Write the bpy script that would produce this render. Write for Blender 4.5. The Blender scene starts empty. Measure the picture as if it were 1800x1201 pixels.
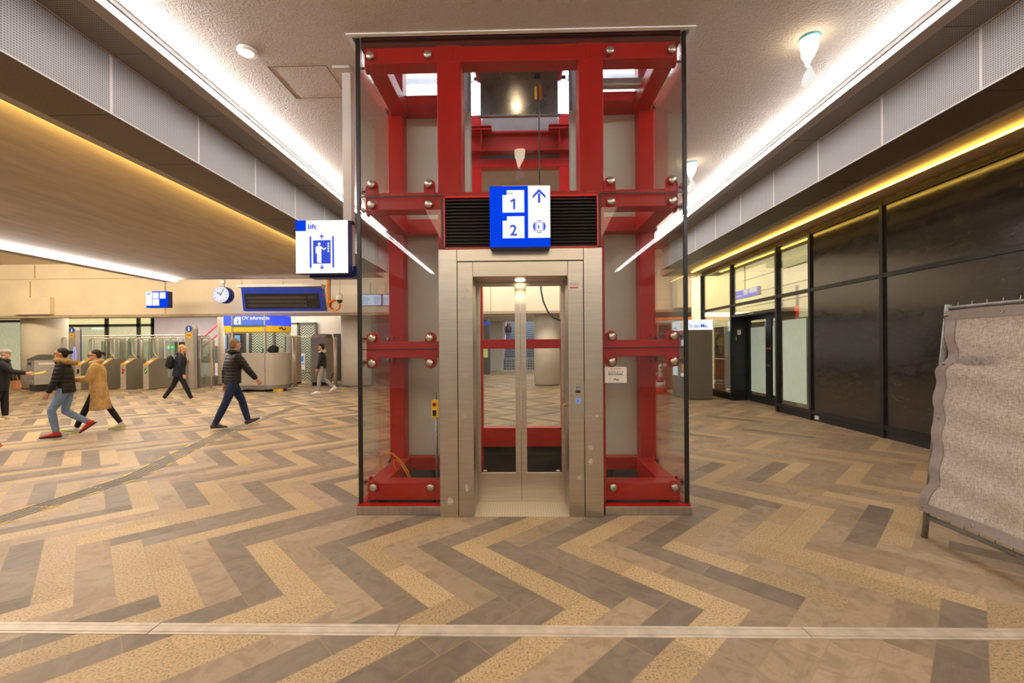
import bpy, bmesh, math, random
from mathutils import Vector, Matrix
random.seed(7)
PI = math.pi
S = bpy.context.scene
COL = S.collection

# ------------------------------------------------------------------ camera
EYE = 1.54
F = 780.0
W, H = 1800.0, 1201.0
HORIZON = 612.0
YAW = math.atan(17.0 / F)
ROLL = -0.0075
cam_d = bpy.data.cameras.new('camera')
cam = bpy.data.objects.new('camera', cam_d)
COL.objects.link(cam)
cam_d.sensor_width = 36.0
cam_d.lens = 36.0 * F / W
cam_d.shift_y = (HORIZON - H / 2) / W
cam_d.clip_start = 0.05
cam_d.clip_end = 300
CROT = Matrix.Rotation(YAW, 3, 'Z') @ Matrix.Rotation(PI / 2, 3, 'X') @ Matrix.Rotation(ROLL, 3, 'Z')
cam.matrix_world = Matrix.Translation((0, 0, EYE)) @ CROT.to_4x4()
S.camera = cam
S.view_settings.view_transform = 'Standard'
S.view_settings.look = 'None'
S.view_settings.exposure = 0.0


def ray(px, py):
    return CROT @ Vector(((px - W / 2) / F, -(py - HORIZON) / F, -1.0))


def G(px, py, z=0.0):
    d = ray(px, py)
    t = (z - EYE) / d.z
    return Vector((d.x * t, d.y * t, z))


def PY(px, py, Y):
    d = ray(px, py)
    t = Y / d.y
    return Vector((d.x * t, Y, EYE + d.z * t))


def PX(px, py, X):
    d = ray(px, py)
    t = X / d.x
    return Vector((X, d.y * t, EYE + d.z * t))


# ------------------------------------------------------------------ materials
class NT:
    def __init__(self, name):
        self.m = bpy.data.materials.new(name)
        self.m.use_nodes = True
        self.t = self.m.node_tree
        self.t.nodes.clear()
        self.out = self.t.nodes.new('ShaderNodeOutputMaterial')

    def n(self, kind, **kw):
        nd = self.t.nodes.new(kind)
        for k, v in kw.items():
            setattr(nd, k, v)
        return nd

    def l(self, a, b):
        self.t.links.new(a, b)

    def setin(self, sock, v):
        if isinstance(v, bpy.types.NodeSocket):
            self.l(v, sock)
        elif v is not None:
            if hasattr(sock.default_value, '__len__') and isinstance(v, (tuple, list)):
                n = len(sock.default_value)
                vv = list(v)[:n]
                if len(vv) < n:
                    vv += [1.0] * (n - len(vv))
                sock.default_value = vv
            else:
                sock.default_value = v

    def math(self, op, a, b=None, c=None, clamp=False):
        nd = self.n('ShaderNodeMath', operation=op)
        nd.use_clamp = clamp
        self.setin(nd.inputs[0], a)
        if b is not None:
            self.setin(nd.inputs[1], b)
        if c is not None:
            self.setin(nd.inputs[2], c)
        return nd.outputs[0]

    def mix(self, f, a, b, blend='MIX'):
        nd = self.n('ShaderNodeMix', data_type='RGBA', blend_type=blend)
        self.setin(nd.inputs['Factor'], f)
        self.setin(nd.inputs[6], a)
        self.setin(nd.inputs[7], b)
        return nd.outputs[2]

    def noise(self, vec, scale, detail=3, rough=0.5, dist=0.0):
        nd = self.n('ShaderNodeTexNoise')
        nd.inputs['Scale'].default_value = scale
        nd.inputs['Detail'].default_value = detail
        nd.inputs['Roughness'].default_value = rough
        nd.inputs['Distortion'].default_value = dist
        if vec is not None:
            self.l(vec, nd.inputs['Vector'])
        return nd.outputs['Fac']

    def ramp(self, v, lo, hi, a=0.0, b=1.0):
        nd = self.n('ShaderNodeMapRange')
        nd.inputs[1].default_value = lo
        nd.inputs[2].default_value = hi
        nd.inputs[3].default_value = a
        nd.inputs[4].default_value = b
        self.l(v, nd.inputs[0])
        return nd.outputs[0]

    def pos(self):
        return self.n('ShaderNodeNewGeometry').outputs['Position']

    def obj(self):
        return self.n('ShaderNodeTexCoord').outputs['Object']

    def bump(self, h, strength=0.3, dist=0.01):
        nd = self.n('ShaderNodeBump')
        nd.inputs['Strength'].default_value = strength
        nd.inputs['Distance'].default_value = dist
        self.l(h, nd.inputs['Height'])
        return nd.outputs[0]

    def bsdf(self, color, rough=0.5, metal=0.0, spec=0.5, normal=None, emit=None, estr=0.0, **kw):
        nd = self.n('ShaderNodeBsdfPrincipled')
        self.setin(nd.inputs['Base Color'], color)
        self.setin(nd.inputs['Roughness'], rough)
        self.setin(nd.inputs['Metallic'], metal)
        nd.inputs['Specular IOR Level'].default_value = spec
        if normal is not None:
            self.l(normal, nd.inputs['Normal'])
        if emit is not None:
            self.setin(nd.inputs['Emission Color'], emit)
            self.setin(nd.inputs['Emission Strength'], estr)
        self.l(nd.outputs[0], self.out.inputs[0])
        return nd


def srgb(r, g, b):
    def f(c):
        c /= 255.0
        return c / 12.92 if c <= 0.04045 else ((c + 0.055) / 1.055) ** 2.4
    return (f(r), f(g), f(b), 1.0)


def mat(name, c, rough=0.5, metal=0.0, spec=0.5, vary=0.12, vscale=6.0, bump=0.0, bscale=80.0, stretch=None, emit=0.0):
    """plain procedural surface: base colour mottled by noise, optional bump / emission"""
    n = NT(name)
    co = n.obj()
    if stretch:
        mp = n.n('ShaderNodeMapping')
        mp.inputs['Scale'].default_value = stretch
        n.l(co, mp.inputs['Vector'])
        co = mp.outputs[0]
    fac = n.noise(co, vscale, 4)
    dark = tuple(x * (1 - vary) for x in c[:3]) + (1.0,)
    lite = tuple(min(1.0, x * (1 + vary)) for x in c[:3]) + (1.0,)
    colr = n.mix(n.ramp(fac, 0.3, 0.7), dark, lite)
    nm = None
    if bump:
        nm = n.bump(n.noise(co, bscale, 2), bump, 0.004)
    rr = n.ramp(fac, 0.2, 0.8, max(0.02, rough * 0.85), min(1.0, rough * 1.15))
    if emit:
        n.bsdf(colr, rr, metal, spec, nm, colr, emit)
    else:
        n.bsdf(colr, rr, metal, spec, nm)
    return n.m


def emission(name, c, strength, vary=0.04):
    n = NT(name)
    fac = n.noise(n.obj(), 3.0, 2)
    colr = n.mix(fac, tuple(x * (1 - vary) for x in c[:3]) + (1.0,), c)
    e = n.n('ShaderNodeEmission')
    n.l(colr, e.inputs[0])
    e.inputs[1].default_value = strength
    n.l(e.outputs[0], n.out.inputs[0])
    return n.m


def glass(name, tint=(0.93, 0.97, 0.94, 1), refl=1.0, rough=0.0, film=0.0, filmcol=(0.7, 0.75, 0.68, 1)):
    """thin architectural glass: fresnel mix of a tinted see-through and a mirror lobe"""
    n = NT(name)
    fr = n.n('ShaderNodeFresnel')
    fr.inputs[0].default_value = 1.5
    tr = n.n('ShaderNodeBsdfTransparent')
    sm = n.noise(n.obj(), 2.5, 3)
    tint2 = n.mix(sm, tint, tuple(x * 0.97 for x in tint[:3]) + (1.0,))
    n.l(tint2, tr.inputs[0])
    gl = n.n('ShaderNodeBsdfGlossy')
    gl.inputs['Roughness'].default_value = rough
    gl.inputs[0].default_value = (1, 1, 1, 1)
    mx = n.n('ShaderNodeMixShader')
    n.l(n.math('MULTIPLY', fr.outputs[0], refl, clamp=True), mx.inputs[0])
    n.l(tr.outputs[0], mx.inputs[1])
    n.l(gl.outputs[0], mx.inputs[2])
    res = mx.outputs[0]
    if film > 0:
        df = n.n('ShaderNodeBsdfDiffuse')
        df.inputs[0].default_value = filmcol
        m2 = n.n('ShaderNodeMixShader')
        m2.inputs[0].default_value = film
        n.l(res, m2.inputs[1])
        n.l(df.outputs[0], m2.inputs[2])
        res = m2.outputs[0]
    n.l(res, n.out.inputs[0])
    return n.m


# ------------------------------------------------------------------ objects
MATS = {}          # root name -> world matrix of an Empty root
def wm(o):
    m = Matrix.Translation(o.location) @ o.rotation_euler.to_matrix().to_4x4()
    if o.parent:
        return wm(o.parent) @ m
    return m


def tag(o, label=None, cat=None, group=None, kind=None):
    if label:
        o['label'] = label
    if cat:
        o['category'] = cat
    if group:
        o['group'] = group
    if kind:
        o['kind'] = kind
    return o


def thing(name, label, cat, loc=(0, 0, 0), rz=0.0, group=None):
    o = bpy.data.objects.new(name, None)
    o.empty_display_size = 0.1
    COL.objects.link(o)
    o.location = loc
    o.rotation_euler = (0, 0, rz)
    return tag(o, label, cat, group)


def dup(root, loc=None, rz=None, label=None, group=None, parent=None):
    c = root.copy()
    COL.objects.link(c)
    if parent is not None:
        c.parent = parent
    if loc is not None:
        c.location = loc
    if rz is not None:
        c.rotation_euler = (0, 0, rz)
    if label:
        c['label'] = label
    if group:
        c['group'] = group
    for ch in list(root.children):
        dup(ch, parent=c)
    return c


class MB:
    def __init__(self):
        self.v, self.f, self.s = [], [], []

    def add(self, vs, fs, smooth=False):
        k = len(self.v)
        self.v += [Vector(p) for p in vs]
        for f in fs:
            self.f.append([i + k for i in f])
            self.s.append(smooth)
        return self

    def box(self, x0, x1, y0, y1, z0, z1):
        if x0 > x1: x0, x1 = x1, x0
        if y0 > y1: y0, y1 = y1, y0
        if z0 > z1: z0, z1 = z1, z0
        return self.add([(x0, y0, z0), (x1, y0, z0), (x1, y1, z0), (x0, y1, z0), (x0, y0, z1), (x1, y0, z1), (x1, y1, z1), (x0, y1, z1)],
                        [(0, 3, 2, 1), (4, 5, 6, 7), (0, 1, 5, 4), (1, 2, 6, 5), (2, 3, 7, 6), (3, 0, 4, 7)])

    def obox(self, c, ax, ay, az):
        """box from centre and three half-axis vectors"""
        c, ax, ay, az = Vector(c), Vector(ax), Vector(ay), Vector(az)
        vs = [c + sx * ax + sy * ay + sz * az for sz in (-1, 1) for (sx, sy) in ((-1, -1), (1, -1), (1, 1), (-1, 1))]
        return self.add(vs, [(0, 3, 2, 1), (4, 5, 6, 7), (0, 1, 5, 4), (1, 2, 6, 5), (2, 3, 7, 6), (3, 0, 4, 7)])

    def quad(self, a, b, c, d):
        return self.add([a, b, c, d], [(0, 1, 2, 3)])

    def ngon(self, pts):
        return self.add(pts, [tuple(range(len(pts)))])

    def prism(self, pts, vec):
        """extrude polygon pts (3-D) along vec"""
        n = len(pts)
        vec = Vector(vec)
        vs = [Vector(p) for p in pts] + [Vector(p) + vec for p in pts]
        fs = [tuple(range(n - 1, -1, -1)), tuple(range(n, 2 * n))]
        fs += [(i, (i + 1) % n, n + (i + 1) % n, n + i) for i in range(n)]
        return self.add(vs, fs)

    def frames(self, path, ref, closed=False):
        path = [Vector(p) for p in path]
        n = len(path)
        out = []
        ps = None
        for i in range(n):
            if closed:
                t = path[(i + 1) % n] - path[i - 1]
            elif i == 0:
                t = path[1] - path[0]
            elif i == n - 1:
                t = path[-1] - path[-2]
            else:
                t = (path[i + 1] - path[i]).normalized() + (path[i] - path[i - 1]).normalized()
            if t.length < 1e-9:
                t = Vector((0, 0, 1))
            t.normalize()
            if ps is None:
                r = Vector(ref) if ref is not None else (Vector((0, 0, 1)) if abs(t.z) < 0.9 else Vector((1, 0, 0)))
                if r.cross(t).length < 0.15:
                    r = Vector((0, 0, 1)) if abs(t.z) < 0.9 else Vector((0, 1, 0))
                s = t.cross(r).normalized()
            else:
                s = (ps - t * ps.dot(t))
                s = s.normalized() if s.length > 1e-6 else t.orthogonal().normalized()
            ps = s
            out.append((path[i], s, s.cross(t).normalized() * -1.0))
        return out

    def tube(self, path, r, n=10, ref=None, closed=False, cap=True):
        fr = self.frames(path, ref, closed)
        m = len(fr)
        vs = []
        for i, (p, s, u) in enumerate(fr):
            rr = r[i] if isinstance(r, (list, tuple)) else r
            ra, rb = rr if isinstance(rr, (list, tuple)) else (rr, rr)
            for k in range(n):
                a = 2 * PI * k / n
                vs.append(p + s * (ra * math.cos(a)) + u * (rb * math.sin(a)))
        fs = []
        for i in range(m if closed else m - 1):
            j = (i + 1) % m
            for k in range(n):
                k2 = (k + 1) % n
                fs.append((i * n + k, i * n + k2, j * n + k2, j * n + k))
        self.add(vs, fs, True)
        if cap and not closed:
            k0 = len(self.v) - m * n
            self.f.append([k0 + k for k in range(n - 1, -1, -1)]); self.s.append(False)
            self.f.append([k0 + (m - 1) * n + k for k in range(n)]); self.s.append(False)
        return self

    def cyl(self, a, b, r, n=20, r2=None):
        return self.tube([a, b], [r, r if r2 is None else r2], n)

    def lathe(self, prof, c, n=24, axis='z'):
        """prof: list of (radius, height); closed solid of revolution about c"""
        c = Vector(c)
        vs = []
        for (r, h) in prof:
            for k in range(n):
                a = 2 * PI * k / n
                q = (r * math.cos(a), r * math.sin(a), h)
                if axis == 'y':
                    q = (q[0], q[2], q[1])
                elif axis == 'x':
                    q = (q[2], q[0], q[1])
                vs.append(c + Vector(q))
        fs = []
        for i in range(len(prof) - 1):
            for k in range(n):
                k2 = (k + 1) % n
                fs.append((i * n + k, i * n + k2, (i + 1) * n + k2, (i + 1) * n + k))
        self.add(vs, fs, True)
        k0 = len(self.v) - len(prof) * n
        self.f.append([k0 + k for k in range(n - 1, -1, -1)]); self.s.append(False)
        self.f.append([k0 + (len(prof) - 1) * n + k for k in range(n)]); self.s.append(False)
        return self

    def ell(self, c, r, n=16, m=10, rot=None):
        c = Vector(c)
        vs, fs = [], []
        for i in range(m + 1):
            th = PI * i / m
            for k in range(n):
                a = 2 * PI * k / n
                p = Vector((r[0] * math.sin(th) * math.cos(a), r[1] * math.sin(th) * math.sin(a), -r[2] * math.cos(th)))
                if rot is not None:
                    p = rot @ p
                vs.append(c + p)
        for i in range(m):
            for k in range(n):
                k2 = (k + 1) % n
                fs.append((i * n + k, i * n + k2, (i + 1) * n + k2, (i + 1) * n + k))
        return self.add(vs, fs, True)

    def build(self, name, m, parent=None, bevel=0.0, fix=False):
        me = bpy.data.meshes.new(name)
        if parent is not None:
            inv = wm(parent).inverted()
        else:
            xs = [p.x for p in self.v]; ys = [p.y for p in self.v]; zs = [p.z for p in self.v]
            base = Vector(((min(xs) + max(xs)) / 2, (min(ys) + max(ys)) / 2, min(zs)))
            inv = Matrix.Translation(-base)
        me.from_pydata([inv @ p for p in self.v], [], self.f)
        me.polygons.foreach_set('use_smooth', self.s)
        if fix:
            bm = bmesh.new(); bm.from_mesh(me)
            bmesh.ops.remove_doubles(bm, verts=bm.verts, dist=1e-5)
            bmesh.ops.recalc_face_normals(bm, faces=bm.faces)
            bm.to_mesh(me); bm.free()
        me.update()
        o = bpy.data.objects.new(name, me)
        COL.objects.link(o)
        if m is not None:
            me.materials.append(m)
        if parent is not None:
            o.parent = parent
        else:
            o.location = base
        if bevel:
            b = o.modifiers.new('bevel', 'BEVEL')
            b.width = bevel
            b.segments = 2
            b.limit_method = 'ANGLE'
        return o


def struct(o, label=None):
    o['kind'] = 'structure'
    if label:
        o['label'] = label
    return o


class Frame:
    """a flat face: origin o, unit axes u (right) and v (up), normal n"""
    def __init__(self, o, u, v):
        self.o, self.u, self.v = Vector(o), Vector(u).normalized(), Vector(v).normalized()
        self.n = self.u.cross(self.v).normalized()

    def p(self, a, b, off=0.0):
        return self.o + self.u * a + self.v * b + self.n * off


def circ(cx, cy, r, n=24, a0=0.0, a1=2 * PI):
    return [(cx + r * math.cos(a0 + (a1 - a0) * k / n), cy + r * math.sin(a0 + (a1 - a0) * k / n)) for k in range(n if abs(a1 - a0 - 2 * PI) < 1e-6 else n + 1)]


def rect(x0, y0, x1, y1):
    return [(x0, y0), (x1, y0), (x1, y1), (x0, y1)]


def decal(parent, name, m, fr, polys, off=0.002, thick=0.0015):
    mb = MB()
    for poly in polys:
        ar = sum(poly[i][0] * poly[(i + 1) % len(poly)][1] - poly[(i + 1) % len(poly)][0] * poly[i][1] for i in range(len(poly)))
        if ar < 0:
            poly = poly[::-1]
        mb.prism([fr.p(a, b, off) for a, b in poly], fr.n * thick)
    return mb.build(name, m, parent)


def text(parent, name, m, fr, body, x, y, size, align='LEFT', off=0.003, bold=0.0, sx=1.0):
    cu = bpy.data.curves.new(name, 'FONT')
    cu.body = body
    cu.size = size
    cu.align_x = align
    cu.extrude = 0.0008
    cu.offset = bold
    cu.resolution_u = 3
    tmp = bpy.data.objects.new(name, cu)
    COL.objects.link(tmp)
    dg = bpy.context.evaluated_depsgraph_get()
    me = bpy.data.meshes.new_from_object(tmp.evaluated_get(dg))
    COL.objects.unlink(tmp)
    bpy.data.objects.remove(tmp)
    bpy.data.curves.remove(cu)
    inv = wm(parent).inverted() if parent is not None else Matrix()
    for v in me.vertices:
        v.co = inv @ fr.p(x + v.co.x * sx, y + v.co.y, off + v.co.z)
    me.name = name
    me.materials.clear()
    me.materials.append(m)
    o = bpy.data.objects.new(name, me)
    COL.objects.link(o)
    if parent is not None:
        o.parent = parent
    return o


def strip2d(pts, w):
    """list of quads along a 2-D polyline"""
    out = []
    for (a, b) in zip(pts[:-1], pts[1:]):
        dx, dy = b[0] - a[0], b[1] - a[1]
        L = math.hypot(dx, dy) or 1e-9
        nx, ny = -dy / L * w / 2, dx / L * w / 2
        ex, ey = dx / L * w * 0.2, dy / L * w * 0.2
        out.append([(a[0] - ex + nx, a[1] - ey + ny), (b[0] + ex + nx, b[1] + ey + ny), (b[0] + ex - nx, b[1] + ey - ny), (a[0] - ex - nx, a[1] - ey - ny)])
    return out


def rail_logo(cx, cy, w):
    """two interlocked curved arrows, about w wide"""
    k = w / 2.0
    polys = []
    a = [(-0.95, 0.0), (-0.55, 0.34), (-0.25, 0.34), (0.0, 0.12), (0.28, -0.22), (0.5, -0.3), (0.72, -0.12)]
    b = [(-x, -y) for x, y in a]
    for L in (a, b):
        polys += strip2d([(cx + x * k, cy + y * k) for x, y in L], 0.17 * k)
    for sg in (-1, 1):
        polys.append([(cx + sg * k, cy), (cx + sg * 0.62 * k, cy + 0.3 * k), (cx + sg * 0.62 * k, cy - 0.3 * k)])
    return polys


def lamp(name, kind, loc, energy, color=(1, 1, 1), size=0.1, size_y=None, direction=None, spot=None, parent=None, spread=None):
    d = bpy.data.lights.new(name, kind)
    d.energy = energy
    d.color = color
    if kind == 'AREA':
        d.shape = 'RECTANGLE' if size_y else 'SQUARE'
        d.size = size
        if size_y:
            d.size_y = size_y
        if spread:
            d.spread = spread
    else:
        d.shadow_soft_size = size
    if spot:
        d.spot_size = spot
        d.spot_blend = 0.6
    o = bpy.data.objects.new(name, d)
    COL.objects.link(o)
    o.location = loc
    if direction is not None:
        z = -Vector(direction).normalized()
        y = Vector((0, 1, 0)) - z * z.y
        y = y.normalized() if y.length > .1 else Vector((0, 0, 1))
        x = y.cross(z)
        o.rotation_euler = Matrix((x, y, z)).transposed().to_euler()
    return o
# ================================================================== materials
STEEL = mat('brushed_steel', (0.52, 0.47, 0.41, 1), 0.32, 1.0, vary=0.08, vscale=3, stretch=(1, 1, 14))
STEEL_H = mat('satin_steel', (0.46, 0.42, 0.37, 1), 0.4, 1.0, vary=0.1, vscale=4, stretch=(8, 8, 1))
STEEL_D = mat('dull_steel', (0.30, 0.28, 0.25, 1), 0.42, 0.9, vary=0.1)
ZINC = mat('galvanised_tube', (0.33, 0.33, 0.32, 1), 0.45, 0.8, vary=0.2, vscale=30)
RED = mat('red_gloss_paint', (0.47, 0.005, 0.004, 1), 0.33, 0.0, 0.35, vary=0.1, vscale=14)
BLACK = mat('black_plastic', (0.012, 0.012, 0.013, 1), 0.4, 0, vary=0.3)
SEAL = mat('black_seal', (0.008, 0.009, 0.009, 1), 0.35, 0, vary=0.3)
DARKPIT = mat('dark_pit_concrete', (0.02, 0.019, 0.018, 1), 0.9, 0, vary=0.4)
WHITE_PL = mat('white_plastic', (0.75, 0.73, 0.70, 1), 0.4, vary=0.04)
CREAM = mat('cream_wall_panel', (0.80, 0.70, 0.56, 1), 0.55, vary=0.05, vscale=1.2)
CREAM2 = mat('cream_column_plaster', (0.72, 0.66, 0.56, 1), 0.6, vary=0.05, vscale=2)
LAV = mat('pale_lavender_wall', (0.66, 0.62, 0.68, 1), 0.7, vary=0.05, vscale=2)
GREYPANEL = mat('pale_grey_shaft_panel', (0.66, 0.66, 0.59, 1), 0.5, vary=0.06, vscale=2)
BLACKFRAME = mat('black_aluminium_frame', (0.018, 0.018, 0.019, 1), 0.35, 0.2, vary=0.3)
NAVY = mat('navy_blue_metal', (0.004, 0.012, 0.14, 1), 0.4, 0.1, vary=0.15)
BLUE_E = emission('lit_blue_sign_face', (0.002, 0.055, 0.80, 1), 1.15, 0.25)
WHITE_E = emission('lit_white_sign_face', (1.0, 0.99, 0.98, 1), 1.03)
SIGNBLUE = mat('sign_blue_print', (0.004, 0.045, 0.60, 1), 0.5, vary=0.05, emit=0.55)
YELLOW_M = mat('yellow_paint', (0.80, 0.46, 0.01, 1), 0.45, vary=0.06, emit=0.25)
INK = mat('dark_print_ink', (0.02, 0.02, 0.03, 1), 0.6, vary=0.2)
REDINK = mat('red_print_ink', (0.65, 0.03, 0.02, 1), 0.6, vary=0.1)
PAPER = mat('white_paper', (0.80, 0.74, 0.68, 1), 0.7, vary=0.04)
GLASS = glass('clear_lift_glass', (0.975, 0.988, 0.975, 1), 0.55)
GLASS_T = glass('shop_glass', (0.93, 0.95, 0.91, 1), 0.7)
GLASS_G = glass('gate_glass', (0.93, 0.97, 0.94, 1), 0.7)
GLASS_EDGE = mat('green_glass_edge', (0.30, 0.42, 0.33, 1), 0.2, vary=0.1)
STRIP_E = emission('led_strip_white', (1.0, 0.97, 0.95, 1), 26.0, 0.02)
STRIP_Y = emission('led_strip_amber', (1.0, 0.60, 0.10, 1), 9.0, 0.05)
LAMP_E = emission('warm_lamp', (1.0, 0.80, 0.48, 1), 14.0)
BAG_E = emission('glowing_bag', (1.0, 0.83, 0.58, 1), 14.0)


def plank_floor():
    n = NT('herringbone_stone_floor')
    w = 0.1905
    N = 6
    pos = n.pos()
    sp = n.n('ShaderNodeSeparateXYZ'); n.l(pos, sp.inputs[0])
    x, y = sp.outputs[0], sp.outputs[1]
    k = 1 / math.sqrt(2) / w
    c0 = G(206, 1067)
    u0 = (c0.x - c0.y) * k - N
    v0 = (c0.x + c0.y) * k
    u = n.math('SUBTRACT', n.math('MULTIPLY', n.math('SUBTRACT', x, y), k), u0)
    v = n.math('SUBTRACT', n.math('MULTIPLY', n.math('ADD', x, y), k), v0)
    ca, cb = n.math('FLOOR', u), n.math('FLOOR', v)
    fu, fv = n.math('SUBTRACT', u, ca), n.math('SUBTRACT', v, cb)
    dif = n.math('SUBTRACT', ca, cb)
    kk = n.math('FLOORED_MODULO', dif, 2 * N)
    m = n.math('FLOOR', n.math('DIVIDE', n.math('ADD', dif, 0.01), 2 * N))
    isV = n.math('GREATER_THAN', kk, N - 0.5)
    isH = n.math('SUBTRACT', 1.0, isV)

    def sel(a, b):     # a if H else b
        return n.math('ADD', n.math('MULTIPLY', a, isH), n.math('MULTIPLY', b, isV))
    idx = sel(cb, ca)
    tH = n.math('ADD', kk, fu)
    tV = n.math('ADD', n.math('SUBTRACT', 2 * N - 1, kk), fv)
    t = sel(tH, tV)
    cr = sel(fv, fu)
    half = n.math('FLOOR', n.math('DIVIDE', t, N / 2.0))
    def rnd(a, b, c):
        cx = n.n('ShaderNodeCombineXYZ'); n.l(a, cx.inputs[0]); n.l(b, cx.inputs[1]); n.setin(cx.inputs[2], c)
        wn = n.n('ShaderNodeTexWhiteNoise', noise_dimensions='3D'); n.l(cx.outputs[0], wn.inputs[0])
        return wn.outputs['Value']
    om = n.math('ADD', m, n.math('MULTIPLY', isV, 0.37))
    r1 = rnd(idx, om, 0.5)
    r2 = rnd(idx, om, n.math('ADD', half, 1.5))
    r3 = rnd(idx, om, n.math('ADD', half, 7.5))
    # the colours follow the zigzag: dark / speckled yellow / pinkish marble, now and then swapped
    swap = n.math('FLOOR', n.math('MULTIPLY', n.math('MAXIMUM', n.math('SUBTRACT', r1, 0.70), 0.0), 6.6))
    cls = n.math('FLOORED_MODULO', n.math('ADD', n.math('SUBTRACT', 0.0, idx) if False else idx, swap), 3)
    far = n.ramp(n.math('ADD', x, n.math('MULTIPLY', n.noise(pos, .5, 2), 1.5)), 1.6, 3.2, 0.0, .75)
    keep = n.math('GREATER_THAN', rnd(idx, om, 3.3), far)
    cls = n.math('ADD', cls, n.math('MULTIPLY', n.math('MULTIPLY', n.math('LESS_THAN', cls, .5), n.math('SUBTRACT', 1.0, keep)), 2.0))
    isD = n.math('LESS_THAN', cls, 0.5)
    isM = n.math('GREATER_THAN', cls, 1.5)
    mp = n.n('ShaderNodeCombineXYZ')
    n.l(n.math('ADD', x, n.math('MULTIPLY', r2, 31.0)), mp.inputs[0]); n.l(n.math('ADD', y, n.math('MULTIPLY', r3, 17.0)), mp.inputs[1])
    P2 = mp.outputs[0]
    spk = n.noise(pos, 80.0, 3, 0.65)
    fine = n.noise(pos, 220.0, 2, 0.6)
    vein = n.noise(P2, 4.0, 6, 0.62, 2.2)
    big = n.noise(P2, 2.2, 4, 0.6, 1.0)
    yel = n.mix(n.ramp(spk, 0.36, 0.52), (0.235, 0.165, 0.095, 1), (0.60, 0.43, 0.235, 1))
    yel = n.mix(n.ramp(fine, 0.35, 0.65, 0.0, 0.3), yel, (0.30, 0.21, 0.10, 1))
    pink = n.mix(n.ramp(vein, 0.38, 0.6), (0.31, 0.225, 0.145, 1), (0.475, 0.345, 0.225, 1))
    pink = n.mix(n.ramp(vein, 0.53, 0.57, 0.0, 0.35), pink, (0.27, 0.20, 0.145, 1))
    pink = n.mix(n.ramp(vein, 0.60, 0.66, 0.0, 0.6), pink, (0.27, 0.21, 0.16, 1))
    pink = n.mix(n.ramp(fine, 0.4, 0.6, 0.0, 0.28), pink, (0.25, 0.19, 0.13, 1))
    drk = n.mix(n.ramp(vein, 0.35, 0.65), (0.185, 0.142, 0.105, 1), (0.265, 0.203, 0.148, 1))
    drk = n.mix(n.ramp(fine, 0.4, 0.6, 0.0, 0.25), drk, (0.12, 0.092, 0.066, 1))
    col = n.mix(isD, n.mix(isM, yel, pink), drk)
    val = n.math('ADD', 0.84, n.math('MULTIPLY', r2, 0.3))
    cv = n.n('ShaderNodeCombineXYZ')
    for i in range(3): n.l(val, cv.inputs[i])
    col = n.mix(1.0, col, cv.outputs[0], 'MULTIPLY')
    dirt = n.noise(pos, 0.9, 4, 0.6)
    col = n.mix(n.ramp(dirt, 0.45, 0.75, 0.0, 0.18), col, (0.36, 0.27, 0.17, 1))
    # joints
    ec = n.math('MINIMUM', cr, n.math('SUBTRACT', 1.0, cr))
    th = n.math('MULTIPLY', n.math('FRACT', n.math('DIVIDE', t, N / 2.0)), N / 2.0)
    et = n.math('MINIMUM', th, n.math('SUBTRACT', N / 2.0, th))
    e = n.math('MINIMUM', ec, et)
    joint = n.math('LESS_THAN', e, 0.014)
    col = n.mix(n.math('MULTIPLY', joint, 0.65), col, (0.36, 0.255, 0.13, 1))
    rough = n.ramp(big, 0.3, 0.7, 0.42, 0.6)
    hgt = n.math('SUBTRACT', n.math('MULTIPLY', spk, 0.25), joint)
    n.bsdf(col, rough, 0.0, 0.35, n.bump(hgt, 0.25, 0.003))
    return n.m


def ceiling_mat(name, c, scale=55.0, strength=0.6):
    n = NT(name)
    p = n.pos()
    h = n.math('ADD', n.math('MULTIPLY', n.noise(p, scale, 3, 0.6), 1.0), n.math('MULTIPLY', n.noise(p, scale * 2.3, 2), 0.4))
    big = n.noise(p, 0.7, 3)
    col = n.mix(n.ramp(big, 0.3, 0.7), tuple(v * 0.95 for v in c[:3]) + (1,), c)
    col = n.mix(n.ramp(h, 0.5, 0.9, 0.0, 0.35), col, tuple(min(1, v * 1.25) for v in c[:3]) + (1,))
    n.bsdf(col, 0.9, 0, 0.2, n.bump(h, strength, 0.02))
    return n.m


def plaster_mat(name, c):
    n = NT(name)
    p = n.pos()
    mp = n.n('ShaderNodeMapping'); mp.inputs['Scale'].default_value = (2.6, 0.5, 1); n.l(p, mp.inputs[0])
    s = n.noise(mp.outputs[0], 1.6, 5, 0.6, 0.6)
    col = n.mix(n.ramp(s, 0.3, 0.7), tuple(v * 0.84 for v in c[:3]) + (1,), tuple(min(1, v * 1.1) for v in c[:3]) + (1,))
    n.bsdf(col, 0.85, 0, 0.2, n.bump(s, 0.2, 0.02))
    return n.m


def perforated(name, c, hole, axes, pitch=0.021):
    """metal sheet with a square grid of round holes, axes = the two world axes of the sheet"""
    n = NT(name)
    sp = n.n('ShaderNodeSeparateXYZ'); n.l(n.pos(), sp.inputs[0])
    a = n.math('SUBTRACT', n.math('FRACT', n.math('DIVIDE', sp.outputs[axes[0]], pitch)), 0.5)
    b = n.math('SUBTRACT', n.math('FRACT', n.math('DIVIDE', sp.outputs[axes[1]], pitch)), 0.5)
    r = n.math('SQRT', n.math('ADD', n.math('MULTIPLY', a, a), n.math('MULTIPLY', b, b)))
    dot = n.math('LESS_THAN', r, 0.33)
    base = n.mix(n.noise(n.pos(), 1.2, 2), tuple(v * 0.94 for v in c[:3]) + (1,), c)
    n.bsdf(n.mix(dot, base, hole), 0.5, 0.0, 0.3)
    return n.m


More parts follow.
